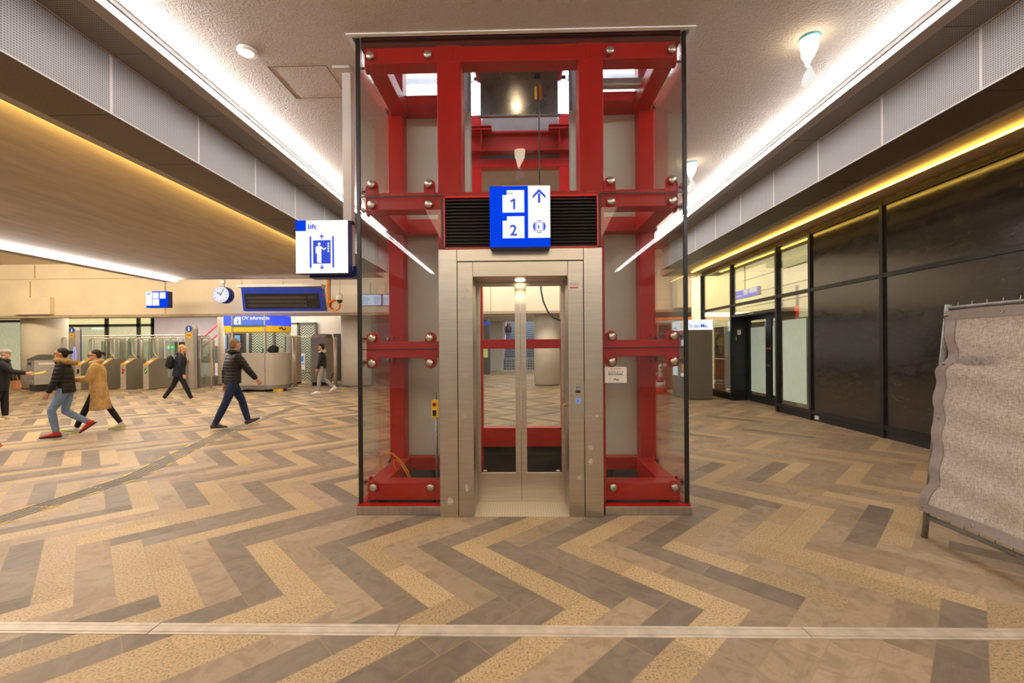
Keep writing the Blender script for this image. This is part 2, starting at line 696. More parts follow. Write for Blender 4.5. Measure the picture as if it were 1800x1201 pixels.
FLOOR_M = plank_floor()
CEIL_M = ceiling_mat('stipple_ceiling', (0.60, 0.53, 0.48, 1), 48.0, 1.0)
CEIL_L = plaster_mat('brown_plaster_ceiling', (0.42, 0.365, 0.32, 1))
CEIL_B = mat('pale_ceiling_panel', (0.7, 0.62, 0.5, 1), 0.7, vary=0.05)
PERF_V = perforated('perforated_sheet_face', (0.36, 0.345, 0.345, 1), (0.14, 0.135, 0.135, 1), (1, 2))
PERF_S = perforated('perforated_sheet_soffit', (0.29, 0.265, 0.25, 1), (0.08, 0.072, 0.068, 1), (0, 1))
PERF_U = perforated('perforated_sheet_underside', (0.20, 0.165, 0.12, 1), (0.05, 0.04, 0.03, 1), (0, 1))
LIP_M = mat('grey_sheet_edge', (0.42, 0.38, 0.35, 1), 0.5, vary=0.06)
JOINT_M = mat('pale_panel_joint', (0.55, 0.51, 0.47, 1), 0.5, vary=0.06)

# ================================================================== floor, ceilings
Y0, Y1 = -9.0, 46.0
SHX, SHY0, SHY1 = 1.55, 4.11, 7.30      # footprint of the lift shaft
def ring(mb, x0, x1, y0, y1, hx, hy0, hy1, z, zt):
    mb.box(x0, -hx, y0, y1, z, zt); mb.box(hx, x1, y0, y1, z, zt)
    mb.box(-hx, hx, y0, hy0, z, zt); mb.box(-hx, hx, hy1, y1, z, zt)
fl = MB()
ring(fl, -40, 30, Y0, Y1, 1.46, 4.20, 7.2, -0.25, 0.0)
struct(fl.build('floor', FLOOR_M))
ZC = 4.45
SXL, SXR = -3.446, 3.67          # inner edges of the two bulkheads
c = MB()
ring(c, SXL, SXR, Y0, 14.6, 1.56, 4.09, 7.30, ZC, ZC + 0.3)
ceil = struct(c.build('ceiling', CEIL_M))
# thin white bead round the lift opening and the access hatch in the ceiling
bd = MB()
for a in ((-1.60, 1.60, 4.05, 4.09), (-1.60, -1.56, 4.09, 7.3), (1.56, 1.60, 4.09, 7.3)):
    bd.box(a[0], a[1], a[2], a[3], ZC - 0.012, ZC)
struct(bd.build('trim_1', WHITE_PL, ceil))
hp = [PY(470, 117, 1), PY(569, 116, 1), PY(607, 173, 1), PY(520, 173, 1)]
hp = [G(*p, ZC) for p in ((470, 117), (569, 116), (618, 173), (520, 173))]
ht = MB()
hx0, hx1 = (hp[0].x + hp[3].x) / 2, (hp[1].x + hp[2].x) / 2
hy0, hy1 = hp[0].y, hp[3].y
for a in ((hx0, hx1, hy0, hy0 + .008), (hx0, hx1, hy1 - .008, hy1), (hx0, hx0 + .008, hy0, hy1), (hx1 - .008, hx1, hy0, hy1)):
    ht.box(a[0], a[1], min(a[2], a[3]), max(a[2], a[3]), ZC - 0.003, ZC)
struct(ht.build('trim_2', mat('hatch_gap', (0.2, 0.16, 0.13, 1), 0.9), ceil))
XL0, XL1 = -12.1, -4.71
struct(MB().box(XL0, XL1, Y0, 15.2, 4.0, 4.3).build('ceiling_left', CEIL_L))
struct(MB().box(-40, XL0 - 0.36, Y0, 17.2, 5.0, 5.2).build('ceiling_far_left', CEIL_B))
struct(MB().box(XL0 - 0.35, SXR + 3, 15.9, 17.2, 5.0, 5.2).build('ceiling_gap', CEIL_B))
struct(MB().box(4.86, 6.6, Y0, 15.6, 3.99, 4.4).build('ceiling_right', plaster_mat('right_plaster', (0.42, 0.33, 0.22, 1))))
struct(MB().box(-40, 30, 17.56, 30.6, 3.35, 3.5).build('ceiling_rear', CEIL_B))
struct(MB().box(-40, 30, 30.6, Y1, 9.0, 9.2).build('ceiling_stair_hall', CEIL_B))

# ================================================================== bulkheads (perforated ceiling beams)
def bulkhead(side, xf, xs, xo, pitch, y_first, label):
    """side -1 left / +1 right; xf face, xs inner lip, xo outer edge"""
    b = thing('ceiling_bulkhead', label, 'bulkhead', (xf, 4.0, 3.835))
    z0, z1 = 3.835, 4.42
    ya, yb = -8.6, 13.2
    joints = [y_first + pitch * k for k in range(-12, 12)]
    js = [ya] + [j for j in joints if ya + .2 < j < yb - .2] + [yb]
    s = side
    for p, q in zip(js[:-1], js[1:]):
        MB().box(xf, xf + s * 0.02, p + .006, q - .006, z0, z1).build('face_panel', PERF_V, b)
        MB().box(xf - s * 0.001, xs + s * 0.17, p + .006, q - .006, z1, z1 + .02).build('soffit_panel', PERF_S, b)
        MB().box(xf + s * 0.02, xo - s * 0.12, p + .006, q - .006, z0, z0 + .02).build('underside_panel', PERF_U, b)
    m = MB()
    for j in js:
        m.box(xf - s * .002, xf + s * .01, j - .014, j + .014, z0, z1)
    m.box(xf - s * .003, xf + s * .012, ya, yb, z0, z0 + .016)
    m.box(xf - s * .003, xf + s * .012, ya, yb, z1 - .016, z1)
    m.build('joint_strip', JOINT_M, b)
    m = MB()
    m.box(xs, xs + s * .17, ya, yb, z1, z1 + .02)
    m.box(xo - s * .12, xo, ya, yb, z0, z0 + .02)
    m.box(xo - s * .01, xo, ya, yb, z0, 3.99)
    m.box(xf, xo, yb, yb + .03, z0, z1)
    m.build('edge_sheet', mat('bulkhead_edge_sheet', (0.36, 0.32, 0.285, 1), 0.5, vary=0.06), b)
    return b
bl = bulkhead(-1, -3.96, SXL, -4.71, 1.165, PX(195.2, 140, -3.96).y, 'grey perforated ceiling bulkhead on the left above the ticket gates')
br = bulkhead(1, 4.17, SXR, 4.86, 1.10, PX(1724.5, 110, 4.17).y, 'grey perforated ceiling bulkhead on the right beside the black shopfront')

def led_strip(x, s, label, ya=-8.6, yb=13.2):
    t = thing('led_strip_light', label, 'light strip', (x, 4.0, 4.40))
    js = [ya, -2.4, PX(455, 213, x).y if s < 0 else PX(1440, 188, x).y, 9.0, yb]
    for p, q in zip(js[:-1], js[1:]):
        MB().box(x, x - s * .085, p + .02, q - .02, 4.405, 4.42).build('diffuser', STRIP_E, t)
    m = MB()
    m.box(x - s * .085, x - s * .106, ya, yb, 4.395, 4.449)
    m.build('channel', BLACKFRAME, t)
    m = MB(); m.box(x + s * .012, x, ya, yb, 4.40, 4.43); m.build('edge_lip', WHITE_PL, t)
    lamp('strip_lamp', 'AREA', (x - s * .125, (ya + yb) / 2, 4.405), STRIPW, (1.0, .965, .94), 0.03, yb - ya, (-s * .93, 0, .36))
    return t
STRIPW = 390
led_strip(SXL, -1, 'long white light strip along the left ceiling bulkhead')
led_strip(SXR, 1, 'long white light strip along the right ceiling bulkhead')

# far-left strip that runs along the edge of the brown ceiling
p0, p1 = G(-60, 423, 3.96), G(320, 489, 3.96)
t = thing('led_strip_light', 'white light strip on the edge of the brown ceiling at far left', 'light strip', (p1.x, p1.y, 3.9))
xx = XL0
for (ya, yb) in ((Y0, 4.0), (4.0, PX(58, 442, xx).y), (PX(58, 442, xx).y, PX(212, 470, xx).y), (PX(212, 470, xx).y, 15.2)):
    MB().box(xx, xx + .16, ya + .03, yb - .03, 3.94, 3.97).build('diffuser', STRIP_E, t)
MB().box(xx - .35, xx, Y0, 15.2, 3.93, 4.99).build('channel', mat('strip_channel_grey', (0.34, 0.29, 0.25, 1), 0.5), t)
lamp('strip_lamp', 'AREA', (xx + .2, 9, 3.90), 230, (1, .95, .9), 0.05, 12.0, (.85, 0, .5))

# amber coves
def cove(x, s, label, z, yb, pw, led_x):
    t = thing('cove_light', label, 'light strip', (x, 4.0, z))
    MB().box(led_x - .02, led_x + .02, -8.4, yb, z, z + .02).build('led_tape', STRIP_Y, t)
    return t
cove(-4.74, -1, 'amber cove light along the left bulkhead and brown ceiling', 3.93, 13.0, 0, -4.75)
lamp('cove_lamp', 'AREA', (-4.78, 2.4, 3.89), 400, (1.0, .60, .13), 0.03, 21.5, (-.72, 0, .7))
cove(5.57, 1, 'amber cove light above the black shopfront on the right', 3.955, 14.6, 0, 5.57)
lamp('cove_lamp', 'AREA', (5.53, 3.0, 3.945), 40, (1.0, .60, .12), 0.04, 22.5, (-.55, 0, .25))

# ================================================================== ceiling lamps
def lamp_disc(x, y, label):
    t = thing('ceiling_downlight', label, 'downlight', (x, y, ZC - .03))
    MB().lathe([(.03, .004), (.088, .0), (.092, .012), (.088, .03), (.02, .03)], (x, y, ZC - .03), 28).build('trim_ring', WHITE_PL, t)
    MB().lathe([(.001, .0), (.052, .0), (.05, .01), (.001, .01)], (x, y, ZC - .037), 24).build('lens', LAMP_E, t)
    lamp('downlight_lamp', 'SPOT', (x, y, ZC - .06), DOWNW, (1.0, .78, .48), 0.05, direction=(0, 0, -1), spot=2.2)
    return t
DOWNW = 70
p = G(435, 88, ZC)
lamp_disc(p.x, p.y, 'round downlight in the ceiling left of the lift, without a bag')

def bag_lamp(x, y, label, twist=0.0):
    t = thing('bagged_ceiling_lamp', label, 'ceiling lamp', (x, y, ZC - .5), 0, 'lamps wrapped in plastic bags')
    MB().lathe([(.03, .0), (.082, .0), (.082, .02), (.03, .02)], (x, y, ZC - .02), 24).build('rim', mat('blue_tape_rim', (0.05, 0.42, 0.55, 1), 0.5), t)
    prof = [(.012, -.275), (.018, -.25), (.03, -.215), (.052, -.17), (.07, -.11), (.078, -.05), (.08, -.02)]
    m = MB()
    n = 22
    vs, fs = [], []
    for (r, h) in prof:
        for k in range(n):
            a = 2 * PI * k / n
            rr = r * (1 + .10 * math.sin(3 * a + h * 30) * (1 if h < -.1 else .4))
            lean = .10 * h * (-.9)
            vs.append((x + rr * math.cos(a) - lean * .6 + .02 * h, y + rr * math.sin(a), ZC + h))
    for i in range(len(prof) - 1):
        for k in range(n):
            fs.append((i * n + k, i * n + (k + 1) % n, (i + 1) * n + (k + 1) % n, (i + 1) * n + k))
    m.add(vs, fs, True)
    m.build('bag', BAG_E, t)
    tl = MB()
    for (dx, ln, wd) in ((-.075, .19, .03), (.005, .15, .035)):
        pts, rad = [], []
        for i in range(6):
            f = i / 5
            pts.append((x + .01 + dx * f ** 1.2, y + .01 * math.sin(f * 6 + twist), ZC - .27 - ln * f))
            rad.append((.010 + wd * math.sin(min(1, f * 1.15) * PI * .62), .006 + .006 * f))
        rad[-1] = (.02, .006)
        tl.tube(pts, rad, 10, ref=(0, 1, 0))
    tl.build('bag_tail', emission('pale_bag_tail', (1.0, .96, .90, 1), 0.95), t)
    return t
p = G(1423, 66, ZC)
bag_lamp(p.x, p.y, 'lamp wrapped in a knotted plastic bag, nearest one right of the lift')
p = G(1216, 286, ZC)
bag_lamp(p.x, p.y, 'lamp wrapped in a knotted plastic bag, just past the right glass edge', 1.5)
bag_lamp(0.0, 1.75, 'lamp wrapped in a knotted plastic bag, mirrored in the glass above the sign', 2.2)

# ================================================================== rear walls
YF = 17.2
zf = PY(450, 551, YF).z
wall = MB()
wall.box(-40, 13, YF, YF + .35, zf, 5.0)
wb = struct(wall.build('wall_back', CREAM))
sm = MB()
gap = mat('panel_gap', (0.45, 0.33, 0.19, 1), 0.7)
def hgap(px0, px1, py, h=.02):
    a, b = PY(px0, py, YF - .004), PY(px1, py, YF - .004)
    sm.box(a.x, b.x, YF - .006, YF + .002, a.z - h / 2, a.z + h / 2)
def vgap(px, py0, py1, w=.03):
    a, b = PY(px, py0, YF - .004), PY(px, py1, YF - .004)
    sm.box(a.x - w / 2, a.x + w / 2, YF - .006, YF + .002, b.z, a.z)
hgap(-300, 1300, 495); vgap(61, 461, 489, .05); vgap(53, 495, 523, .05); vgap(290, 496, 551, .03); vgap(425, 487, 497); vgap(497, 490, 500); vgap(862, 480, 551)
for k in range(9):
    hgap(1150, 1300, 473 + k * 9, .006)
struct(sm.build('trim_3', gap, wb))
a, b = PY(20, 523, YF - .2), PY(86, 551, YF - .2)
struct(MB().box(a.x, b.x, YF - .16, YF, b.z - .03, a.z).build('trim_4', CREAM, wb))
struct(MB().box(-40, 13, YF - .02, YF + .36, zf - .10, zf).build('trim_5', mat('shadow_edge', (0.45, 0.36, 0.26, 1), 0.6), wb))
# right end wall behind the kiosk
struct(MB().box(PY(1190, 500, 16.6).x, 9, 16.6, 17.1, 3.0, 5.0).build('wall_right_end', CREAM))

def column(px, pyb, wpx, label):
    g = G(px, pyb)
    y = g.y + .5
    r = wpx / 2 * g.y / F
    x = PY(px, pyb, y).x
    t = thing('round_column', label, 'column', (x, y, 0))
    MB().lathe([(r, .06), (r, 3.35)], (x, y, 0), 48).build('shaft', CREAM2, t)
    MB().lathe([(r - .03, 0), (r - .03, .06)], (x, y, 0), 48).build('base_ring', STEEL_D, t)
    return t
column(80, 684, 62, 'thick pale round column behind the grey bin at the left')
column(627, 680, 52, 'pale round column beside the lift, right of the ticket machine')
column(962, 679, 47, 'pale round column seen through the right lift door')
column(390, 679, 12, 'slim pale column hidden half behind the information booth')

# tactile paving
def tactile(pts, width, label):
    rib = mat('grey_tactile_rib', (0.20, 0.185, 0.17, 1), 0.6, vary=0.2, vscale=20)
    for i, (A, B) in enumerate(pts):
        A, B = Vector((A[0], A[1], 0)), Vector((B[0], B[1], 0))
        d = (B - A); L = d.length; d.normalize(); nn = Vector((-d.y, d.x, 0))
        t = thing('tactile_paving', label[i], 'tactile strip', (A.x, A.y, 0))
        m = MB()
        for k in range(5):
            off = (k - 2.0) / 2.0 * width * .40
            s = 0.0
            while s < L - .05:
                e = min(L, s + .58)
                c = A + d * ((s + e) / 2) + nn * off + Vector((0, 0, .0025))
                m.obox(c, d * ((e - s) / 2 - .008), nn * .0125, (0, 0, .0025))
                s += .6
        m.build('rib', rib, t)
        ym_ = mat('yellow_floor_mark', (0.66, 0.43, 0.03, 1), 0.6, vary=0.25, vscale=12)
        for side in (-1, 1):
            s = .05
            while s < L - .15:
                c = A + d * (s + .09) + nn * side * width * .52 + Vector((0, 0, .002))
                MB().obox(c, d * .085, nn * .014, (0, 0, .002)).build('yellow_mark', ym_, t)
                s += .42
tp = [G(-60, 934), G(236, 838), G(285, 815), G(390, 762), G(462, 731), G(530, 712)]
tactile([(tp[0], tp[1]), (tp[1], tp[3]), (tp[3], tp[5])], .26,
        ['ribbed tactile floor strip with yellow marks in the left foreground', 'ribbed tactile floor strip passing under the walking man in jeans',
         'ribbed tactile floor strip fading out in front of the information booth'])

# metal expansion joint across the floor
JY = [G(px, 1110) for px in (-200, 265, 698, 1415, 2000)]
ALU = mat('worn_joint_metal', (0.62, 0.53, 0.43, 1), 0.45, 0.2, vary=0.18, vscale=9)
labs = ['metal floor joint cover, piece at the left edge', 'metal floor joint cover, piece left of the lift doors', 'metal floor joint cover, long piece in front of the lift', 'metal floor joint cover, piece in front of the fence']
l0, l1, r0, r1 = G(0, 1094), G(0, 1114), G(1800, 1106), G(1800, 1126)
def jy(x, far):
    A, B = (l0, r0) if far else (l1, r1)
    f = (x - A.x) / (B.x - A.x)
    return A.y + (B.y - A.y) * f
for i in range(4):
    xa, xb = JY[i].x + .004, JY[i + 1].x - .004
    t = thing('floor_joint_cover', labs[i], 'floor joint', ((xa + xb) / 2, JY[i].y, 0))
    for nm, f0, f1, z in (('front_rail', .0, .20, .003), ('plate', .23, .72, .004), ('rear_rail', .76, 1.0, .003)):
        pts = [(xa, jy(xa, 0) + (jy(xa, 1) - jy(xa, 0)) * f0, 0), (xb, jy(xb, 0) + (jy(xb, 1) - jy(xb, 0)) * f0, 0),
               (xb, jy(xb, 0) + (jy(xb, 1) - jy(xb, 0)) * f1, 0), (xa, jy(xa, 0) + (jy(xa, 1) - jy(xa, 0)) * f1, 0)]
        MB().prism(pts, (0, 0, z)).build(nm, ALU, t)
# ================================================================== the glass lift shaft
YG = 4.12                       # front glass plane
CX = 917.0
def LX(px, Y=YG): return (px - CX) * Y / F
def LZ(py, Y=YG): return EYE + (HORIZON - py) * Y / F
lift = thing('lift_shaft', 'red steel lift shaft with glass walls standing in the middle of the hall', 'lift', (0, 5.0, 0))
ZT, Z1, Z2, ZB = LZ(62), LZ(342), LZ(613), LZ(888)
WX = 1.525
# glass panes
panes = [(-WX, -.745), (.745, WX)]
for (a, b) in panes:
    for (z0, z1) in ((ZB, Z2 - .004), (Z2 + .004, Z1 - .004)):
        MB().box(a, b, YG, YG + .012, z0, z1).build('glass_panel', GLASS, lift)
MB().box(-WX, WX, YG, YG + .012, Z1 + .004, ZT).build('glass_panel', GLASS, lift)
for s in (-1, 1):
    for (z0, z1) in ((ZB, Z2 - .004), (Z2 + .004, Z1 - .004), (Z1 + .004, ZT)):
        MB().box(s * WX, s * (WX - .012), YG + .014, 5.22, z0, z1).build('glass_panel', GLASS, lift)
    MB().box(s * WX, s * (WX - .014), 5.221, 5.232, ZB, ZT).build('glass_edge', GLASS_EDGE, lift)
    MB().box(s * (WX - .024), s * (WX + .008), YG - .004, YG + .030, ZB - .02, ZT).build('corner_seal', SEAL, lift)
    MB().box(s * .748, s * (WX + .003), YG - .002, YG + .010, Z2 - .004, Z2 + .004).build('seam_seal', SEAL, lift)
    MB().box(s * .735, s * (WX + .003), YG - .002, YG + .010, Z1 - .004, Z1 + .004).build('seam_seal', SEAL, lift)
# horizontal beams with rounded lugs for the glass fixings
def lug(mb, x, z, up, r=.055, y=4.155, t=.022):
    """rounded tab around (x,z); up = +1 tab rises from below, -1 hangs from above"""
    pts = [(x - r, y, z - up * .09), (x - r, y, z)] + [(x + r * math.cos(a), y, z + up * r * math.sin(a)) for a in [PI - PI * k / 10 for k in range(1, 10)]] + [(x + r, y, z), (x + r, y, z - up * .09)]
    mb.prism(pts, (0, t, 0))
def lug_side(mb, s, y, z, up, r=.055):
    x = s * 1.475
    pts = [(x, y - r, z - up * .09), (x, y - r, z)] + [(x, y + r * math.cos(a), z + up * r * math.sin(a)) for a in [PI - PI * k / 10 for k in range(1, 10)]] + [(x, y + r, z), (x, y + r, z - up * .09)]
    mb.prism(pts, (s * .022, 0, 0))
BEAMS = [(LZ(882), LZ(851)), (LZ(628), LZ(599)), (LZ(364), LZ(333)), (LZ(102), LZ(74))]
FIXZ = [(LZ(857), 1), (LZ(637), -1), (LZ(593), 1), (LZ(357), -1), (LZ(321), 1), (LZ(93), -1)]
FX = [LX(653), LX(755), LX(1075), LX(1182)]
FYS = [4.30, 5.10]
for i, (z0, z1) in enumerate(BEAMS):
    for s in (-1, 1):
        m = MB()
        xa, xb = (s * .62, s * 1.465) if i < 3 else (s * .62, s * 1.465)
        m.box(xa, xb, 4.16, 4.33, z0, z1)
        for fx in FX:
            if fx * s > 0:
                for (fz, up) in FIXZ:
                    if (up > 0 and abs(z1 + .06 - fz) < .12) or (up < 0 and abs(z0 - .06 - fz) < .12):
                        lug(m, fx, fz, up)
        m.build('front_beam', RED, lift, .006, fix=True)
        m = MB()
        m.box(s * 1.30, s * 1.475, 4.331, 5.10, z0, z1)
        for fy in FYS:
            for (fz, up) in FIXZ:
                if (up > 0 and abs(z1 + .06 - fz) < .12) or (up < 0 and abs(z0 - .06 - fz) < .12):
                    lug_side(m, s, fy, fz, up)
        m.build('side_beam', RED, lift, .006, fix=True)
        zz = (z0 + .02, z1 + .0) if i < 3 else (4.28, 4.48)
        MB().box(s * .75, s * 1.35, 5.12, 5.26, zz[0], zz[1] + (.03 if i == 2 else 0)).build('rear_beam', RED, lift, .006)
# centre top and transom beams
MB().box(-.62, .62, 4.16, 4.33, BEAMS[3][0], BEAMS[3][1]).build('front_beam', RED, lift, .006)
MB().box(-.62, .62, 4.16, 4.33, BEAMS[2][0] + .10, BEAMS[2][1] - .002).build('front_beam', RED, lift, .006)
# dark edge above the top beam
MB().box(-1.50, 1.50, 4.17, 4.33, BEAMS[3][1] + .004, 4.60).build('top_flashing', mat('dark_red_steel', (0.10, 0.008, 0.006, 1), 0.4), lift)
# columns
for s in (-1, 1):
    MB().box(s * LX(1021), s * LX(1065), 4.165, 4.40, 0.02, 4.40).build('front_column', RED, lift, .012)
    MB().box(s * 1.355, s * 1.53, 5.10, 5.28, -.1, 6.6).build('side_column', RED, lift, .008)
    MB().box(s * .62, s * .80, 7.05, 7.22, -.5, 5.25).build('rear_column', RED, lift, .008)
    MB().box(s * .60, s * 1.36, 5.285, 5.31, .16, 4.36).build('grey_panel', GREYPANEL, lift)
    # guide rails
    MB().box(s * .635, s * .725, 5.70, 5.78, 2.35, 6.6).build('guide_rail', ZINC, lift)
    MB().box(s * .655, s * .675, 5.64, 5.70, 2.35, 6.6).build('guide_rail', STEEL_D, lift)
    MB().box(s * .74, s * .77, 5.2, 5.25, 2.3, 6.6).build('inner_rail', ZINC, lift)
# rear portal beams (seen through the doors and the upper window)
RZ = lambda py: LZ(py, 7.07)
MB().box(-.80, .80, 7.045, 7.21, RZ(785), RZ(752)).build('rear_beam', RED, lift, .006)
MB().box(-.80, .80, 7.045, 7.21, RZ(613), RZ(597)).build('rear_beam', RED, lift, .004)
MB().box(-1.2, 1.2, 7.045, 7.20, RZ(295), RZ(280)).build('rear_beam', RED, lift, .006)
m = MB()                                             # I-shaped crossbeam
m.box(-1.5, 1.5, 6.94, 7.10, RZ(240), RZ(237)); m.box(-1.5, 1.5, 7.01, 7.03, RZ(268), RZ(240)); m.box(-1.5, 1.5, 6.94, 7.10, RZ(271), RZ(268))
m.build('crossbeam', RED, lift)
for s in (-1, 1):
    m = MB()
    x = s * .60
    m.box(x - .16, x + .16, 6.80, 7.0, 4.90, 4.92); m.box(x - .006, x + .006, 6.80, 7.0, 4.68, 4.90); m.box(x - .16, x + .16, 6.80, 7.0, 4.95, 4.965)
    m.build('rail_bracket', RED, lift)
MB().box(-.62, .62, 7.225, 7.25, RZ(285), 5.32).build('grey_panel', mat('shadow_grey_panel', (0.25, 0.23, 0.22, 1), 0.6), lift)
# pit
m = MB()
m.box(-1.46, 1.46, 4.20, 7.2, -1.25, -1.2); m.box(-1.46, -1.45, 4.2, 7.2, -1.2, -.0); m.box(1.45, 1.46, 4.2, 7.2, -1.2, 0)
m.box(-1.46, 1.46, 7.19, 7.2, -1.2, -.001); m.box(-1.46, 1.46, 4.2, 4.21, -1.2, -.001)
m.build('pit_lining', DARKPIT, lift)
for s in (-1, 1):
    m = MB(); m.box(s * .62, s * 1.2, 4.62, 4.70, .03, .10); m.box(s * 1.16, s * 1.22, 4.56, 4.76, .0, .12)
    m.build('pit_bracket', ZINC, lift)
MB().box(.82, 1.45, 4.9, 4.98, 4.42, 4.50).build('top_bracket', mat('pale_bracket', (0.55, 0.53, 0.48, 1), 0.5), lift)
# point fixings
fixp = MB().lathe([(.004, -.028), (.026, -.026), (.036, -.018), (.036, -.004), (.020, -.002), (.020, .05), (.012, .06)], (FX[0], YG, FIXZ[0][0]), 20, 'y').build('glass_fixing', STEEL, lift)
k = 0
for fx in FX:
    for (fz, up) in FIXZ:
        if k:
            o = fixp.copy(); COL.objects.link(o); o.parent = lift
            o.location = (fx - FX[0], 0, fz - FIXZ[0][0])
        k += 1
for s in (-1, 1):
    base = None
    for fy in FYS:
        for (fz, up) in FIXZ:
            if base is None:
                base = (MB().lathe([(.004, s * .028), (.026, s * .026), (.036, s * .018), (.036, s * .004), (.012, s * .002), (.012, -s * .055)], (s * WX, fy, fz), 18, 'x').build('glass_fixing', STEEL_D, lift), fy, fz)
            else:
                o = base[0].copy(); COL.objects.link(o); o.parent = lift
                o.location = (0, fy - base[1], fz - base[2])
# steel plinth and red bead
m = MB()
for s in (-1, 1):
    m.box(s * .757, s * 1.545, 4.085, 4.16, 0, LZ(891, 4.085))
    m.box(s * 1.545, s * 1.47, 4.16, 5.25, 0, LZ(891, 4.085))
m.build('plinth', STEEL_H, lift, .003)
m = MB()
for s in (-1, 1):
    m = MB(); m.box(s * .757, s * 1.54, 4.098, 4.155, LZ(891, 4.085), LZ(887, 4.098))
    m.box(s * 1.54, s * 1.48, 4.155, 5.25, LZ(891, 4.085), LZ(887, 4.098)); m.build('red_bead', RED, lift)
pass
# louvre
LVX, LV0, LV1 = .718, LZ(437), LZ(344)
m = MB()
m.box(-LVX, LVX, 4.11, 4.14, LV0, LV0 + .014); m.box(-LVX, LVX, 4.11, 4.14, LV1 - .014, LV1)
for s in (-1, 1): m.box(s * LVX, s * (LVX - .014), 4.11, 4.14, LV0, LV1)
lf = m.build('louvre_frame', mat('bright_red_trim', (0.62, 0.012, 0.01, 1), 0.35, vary=0.05), lift)
MB().box(-LVX, LVX, 4.16, 4.17, LV0, LV1).build('louvre_back', BLACK, lift)
m = MB()
N_ = 15
for i in range(N_):
    z = LV0 + .016 + (LV1 - LV0 - .032) * (i + .5) / N_
    m.prism([(-LVX + .014, 4.112, z - .012), (-LVX + .014, 4.118, z - .014), (-LVX + .014, 4.158, z + .008), (-LVX + .014, 4.150, z + .012)], (2 * LVX - .028, 0, 0))
m.build('louvre_blades', mat('dark_bronze_louvre', (0.13, 0.115, 0.105, 1), 0.38, 0.4, vary=0.2, vscale=5), lift, fix=True)
m = MB()
for s in (-1, 1): MB().box(s * .719, s * .74, 4.125, 4.15, LV0, LV1 + .01).build('louvre_surround', BLACKFRAME, lift)

# ------------------------------------------------------------------ steel portal and doors
YP = 4.035
def PXX(px): return (px - 915.0) * YP / F - .005
def PZ(py): return EYE + (HORIZON - py) * YP / F
PO, PI_, OP = .745, .575, .433
ZL0, ZL1, ZL2 = PZ(486), PZ(459), PZ(437)
PC = -.010
for s in (-1, 1):
    MB().box(PC + s * (PI_ + .002), PC + s * PO, YP, 4.40, 0, ZL2).build('portal_post', STEEL, lift, .004)
    MB().box(PC + s * OP, PC + s * (PI_ - .002), YP + .004, 4.40, 0, ZL1 - .002).build('portal_jamb', STEEL_H if False else STEEL, lift, .004)
MB().box(PC - PI_, PC + PI_, YP, 4.40, ZL1 + .002, ZL2).build('portal_header', STEEL, lift, .004)
MB().box(PC - OP + .001, PC + OP - .001, YP + .003, 4.40, ZL0, ZL1 - .002).build('portal_lintel', STEEL, lift, .004)
# pale glue marks
gl = mat('pale_glue_mark', (0.48, 0.42, 0.36, 1), 0.6, vary=0.15, vscale=40)
fr = Frame((0, YP - .001, 0), (1, 0, 0), (0, 0, 1))
marks = []
for (px, py, w, h) in ((818, 510, 5, 4), (816, 524, 4, 6), (817, 660, 5, 7), (816, 730, 4, 7), (818, 858, 4, 8), (1033, 515, 5, 4), (1033, 538, 5, 3), (1035, 630, 5, 5), (1035, 657, 5, 6), (1036, 788, 5, 5), (1036, 812, 5, 6), (1016, 840, 5, 5), (1046, 732, 3, 3), (788, 880, 6, 8)):
    marks.append([(PXX(px) + w * .0045 * math.cos(a) * (1 + .3 * math.sin(3 * a + px)), PZ(py) + h * .0045 * math.sin(a)) for a in [2 * PI * q / 9 for q in range(9)]])
decal(lift, 'glue_marks', gl, fr, marks, 0.0, .0008)
YD = 4.42
def DZ(py): return EYE + (HORIZON - py) * YD / F
for s in (-1, 1):
    c0 = PC
    a, b = c0 + s * .002, c0 + s * .455
    wa, wb_ = c0 + s * .056, c0 + s * .402
    z0, z1, w0, w1 = .006, ZL0 + .03, DZ(832), DZ(503)
    m = MB()
    for q in ((a, wa, z0, z1), (wb_, b, z0, z1), (wa, wb_, z0, w0), (wa, wb_, w1, z1)):
        m.box(q[0], q[1], YD, YD + .035, q[2], q[3])
    d = m.build('door_leaf', STEEL, lift)
    MB().box(wa, wb_, YD + .012, YD + .02, w0, w1).build('door_glass', GLASS, d)
    MB().box(wa + s * .29, wa + s * .325, YD + .009, YD + .011, w0 + .015, w0 + .03).build('glass_stamp', PAPER, d)
# threshold
m = MB(); m.box(PC - OP, PC + OP, 4.045, 4.47, 0.0, .006)
def tread():
    n = NT('tread_plate')
    sp = n.n('ShaderNodeSeparateXYZ'); n.l(n.pos(), sp.inputs[0])
    def fr_(s, p): return n.math('SUBTRACT', n.math('FRACT', n.math('DIVIDE', s, p)), .5)
    a, b = fr_(sp.outputs[0], .024), fr_(sp.outputs[1], .024)
    r = n.math('SQRT', n.math('ADD', n.math('MULTIPLY', a, a), n.math('MULTIPLY', b, b)))
    dt = n.math('LESS_THAN', r, .3)
    n.bsdf(n.mix(dt, (0.70, 0.60, 0.44, 1), (0.85, 0.78, 0.64, 1)), .35, .5, .5, n.bump(dt, .4, .003))
    return n.m
m.build('threshold_plate', tread(), lift)
# lintel spot
m = MB().lathe([(.002, 0), (.045, 0), (.05, .008), (.002, .008)], (PC, 4.26, ZL0 - .008), 24)
m.build('door_spotlight', LAMP_E, lift)
lamp('door_spot_lamp', 'SPOT', (PC, 4.26, ZL0 - .03), 12, (1.0, .82, .55), .03, direction=(0, .05, -1), spot=2.4)
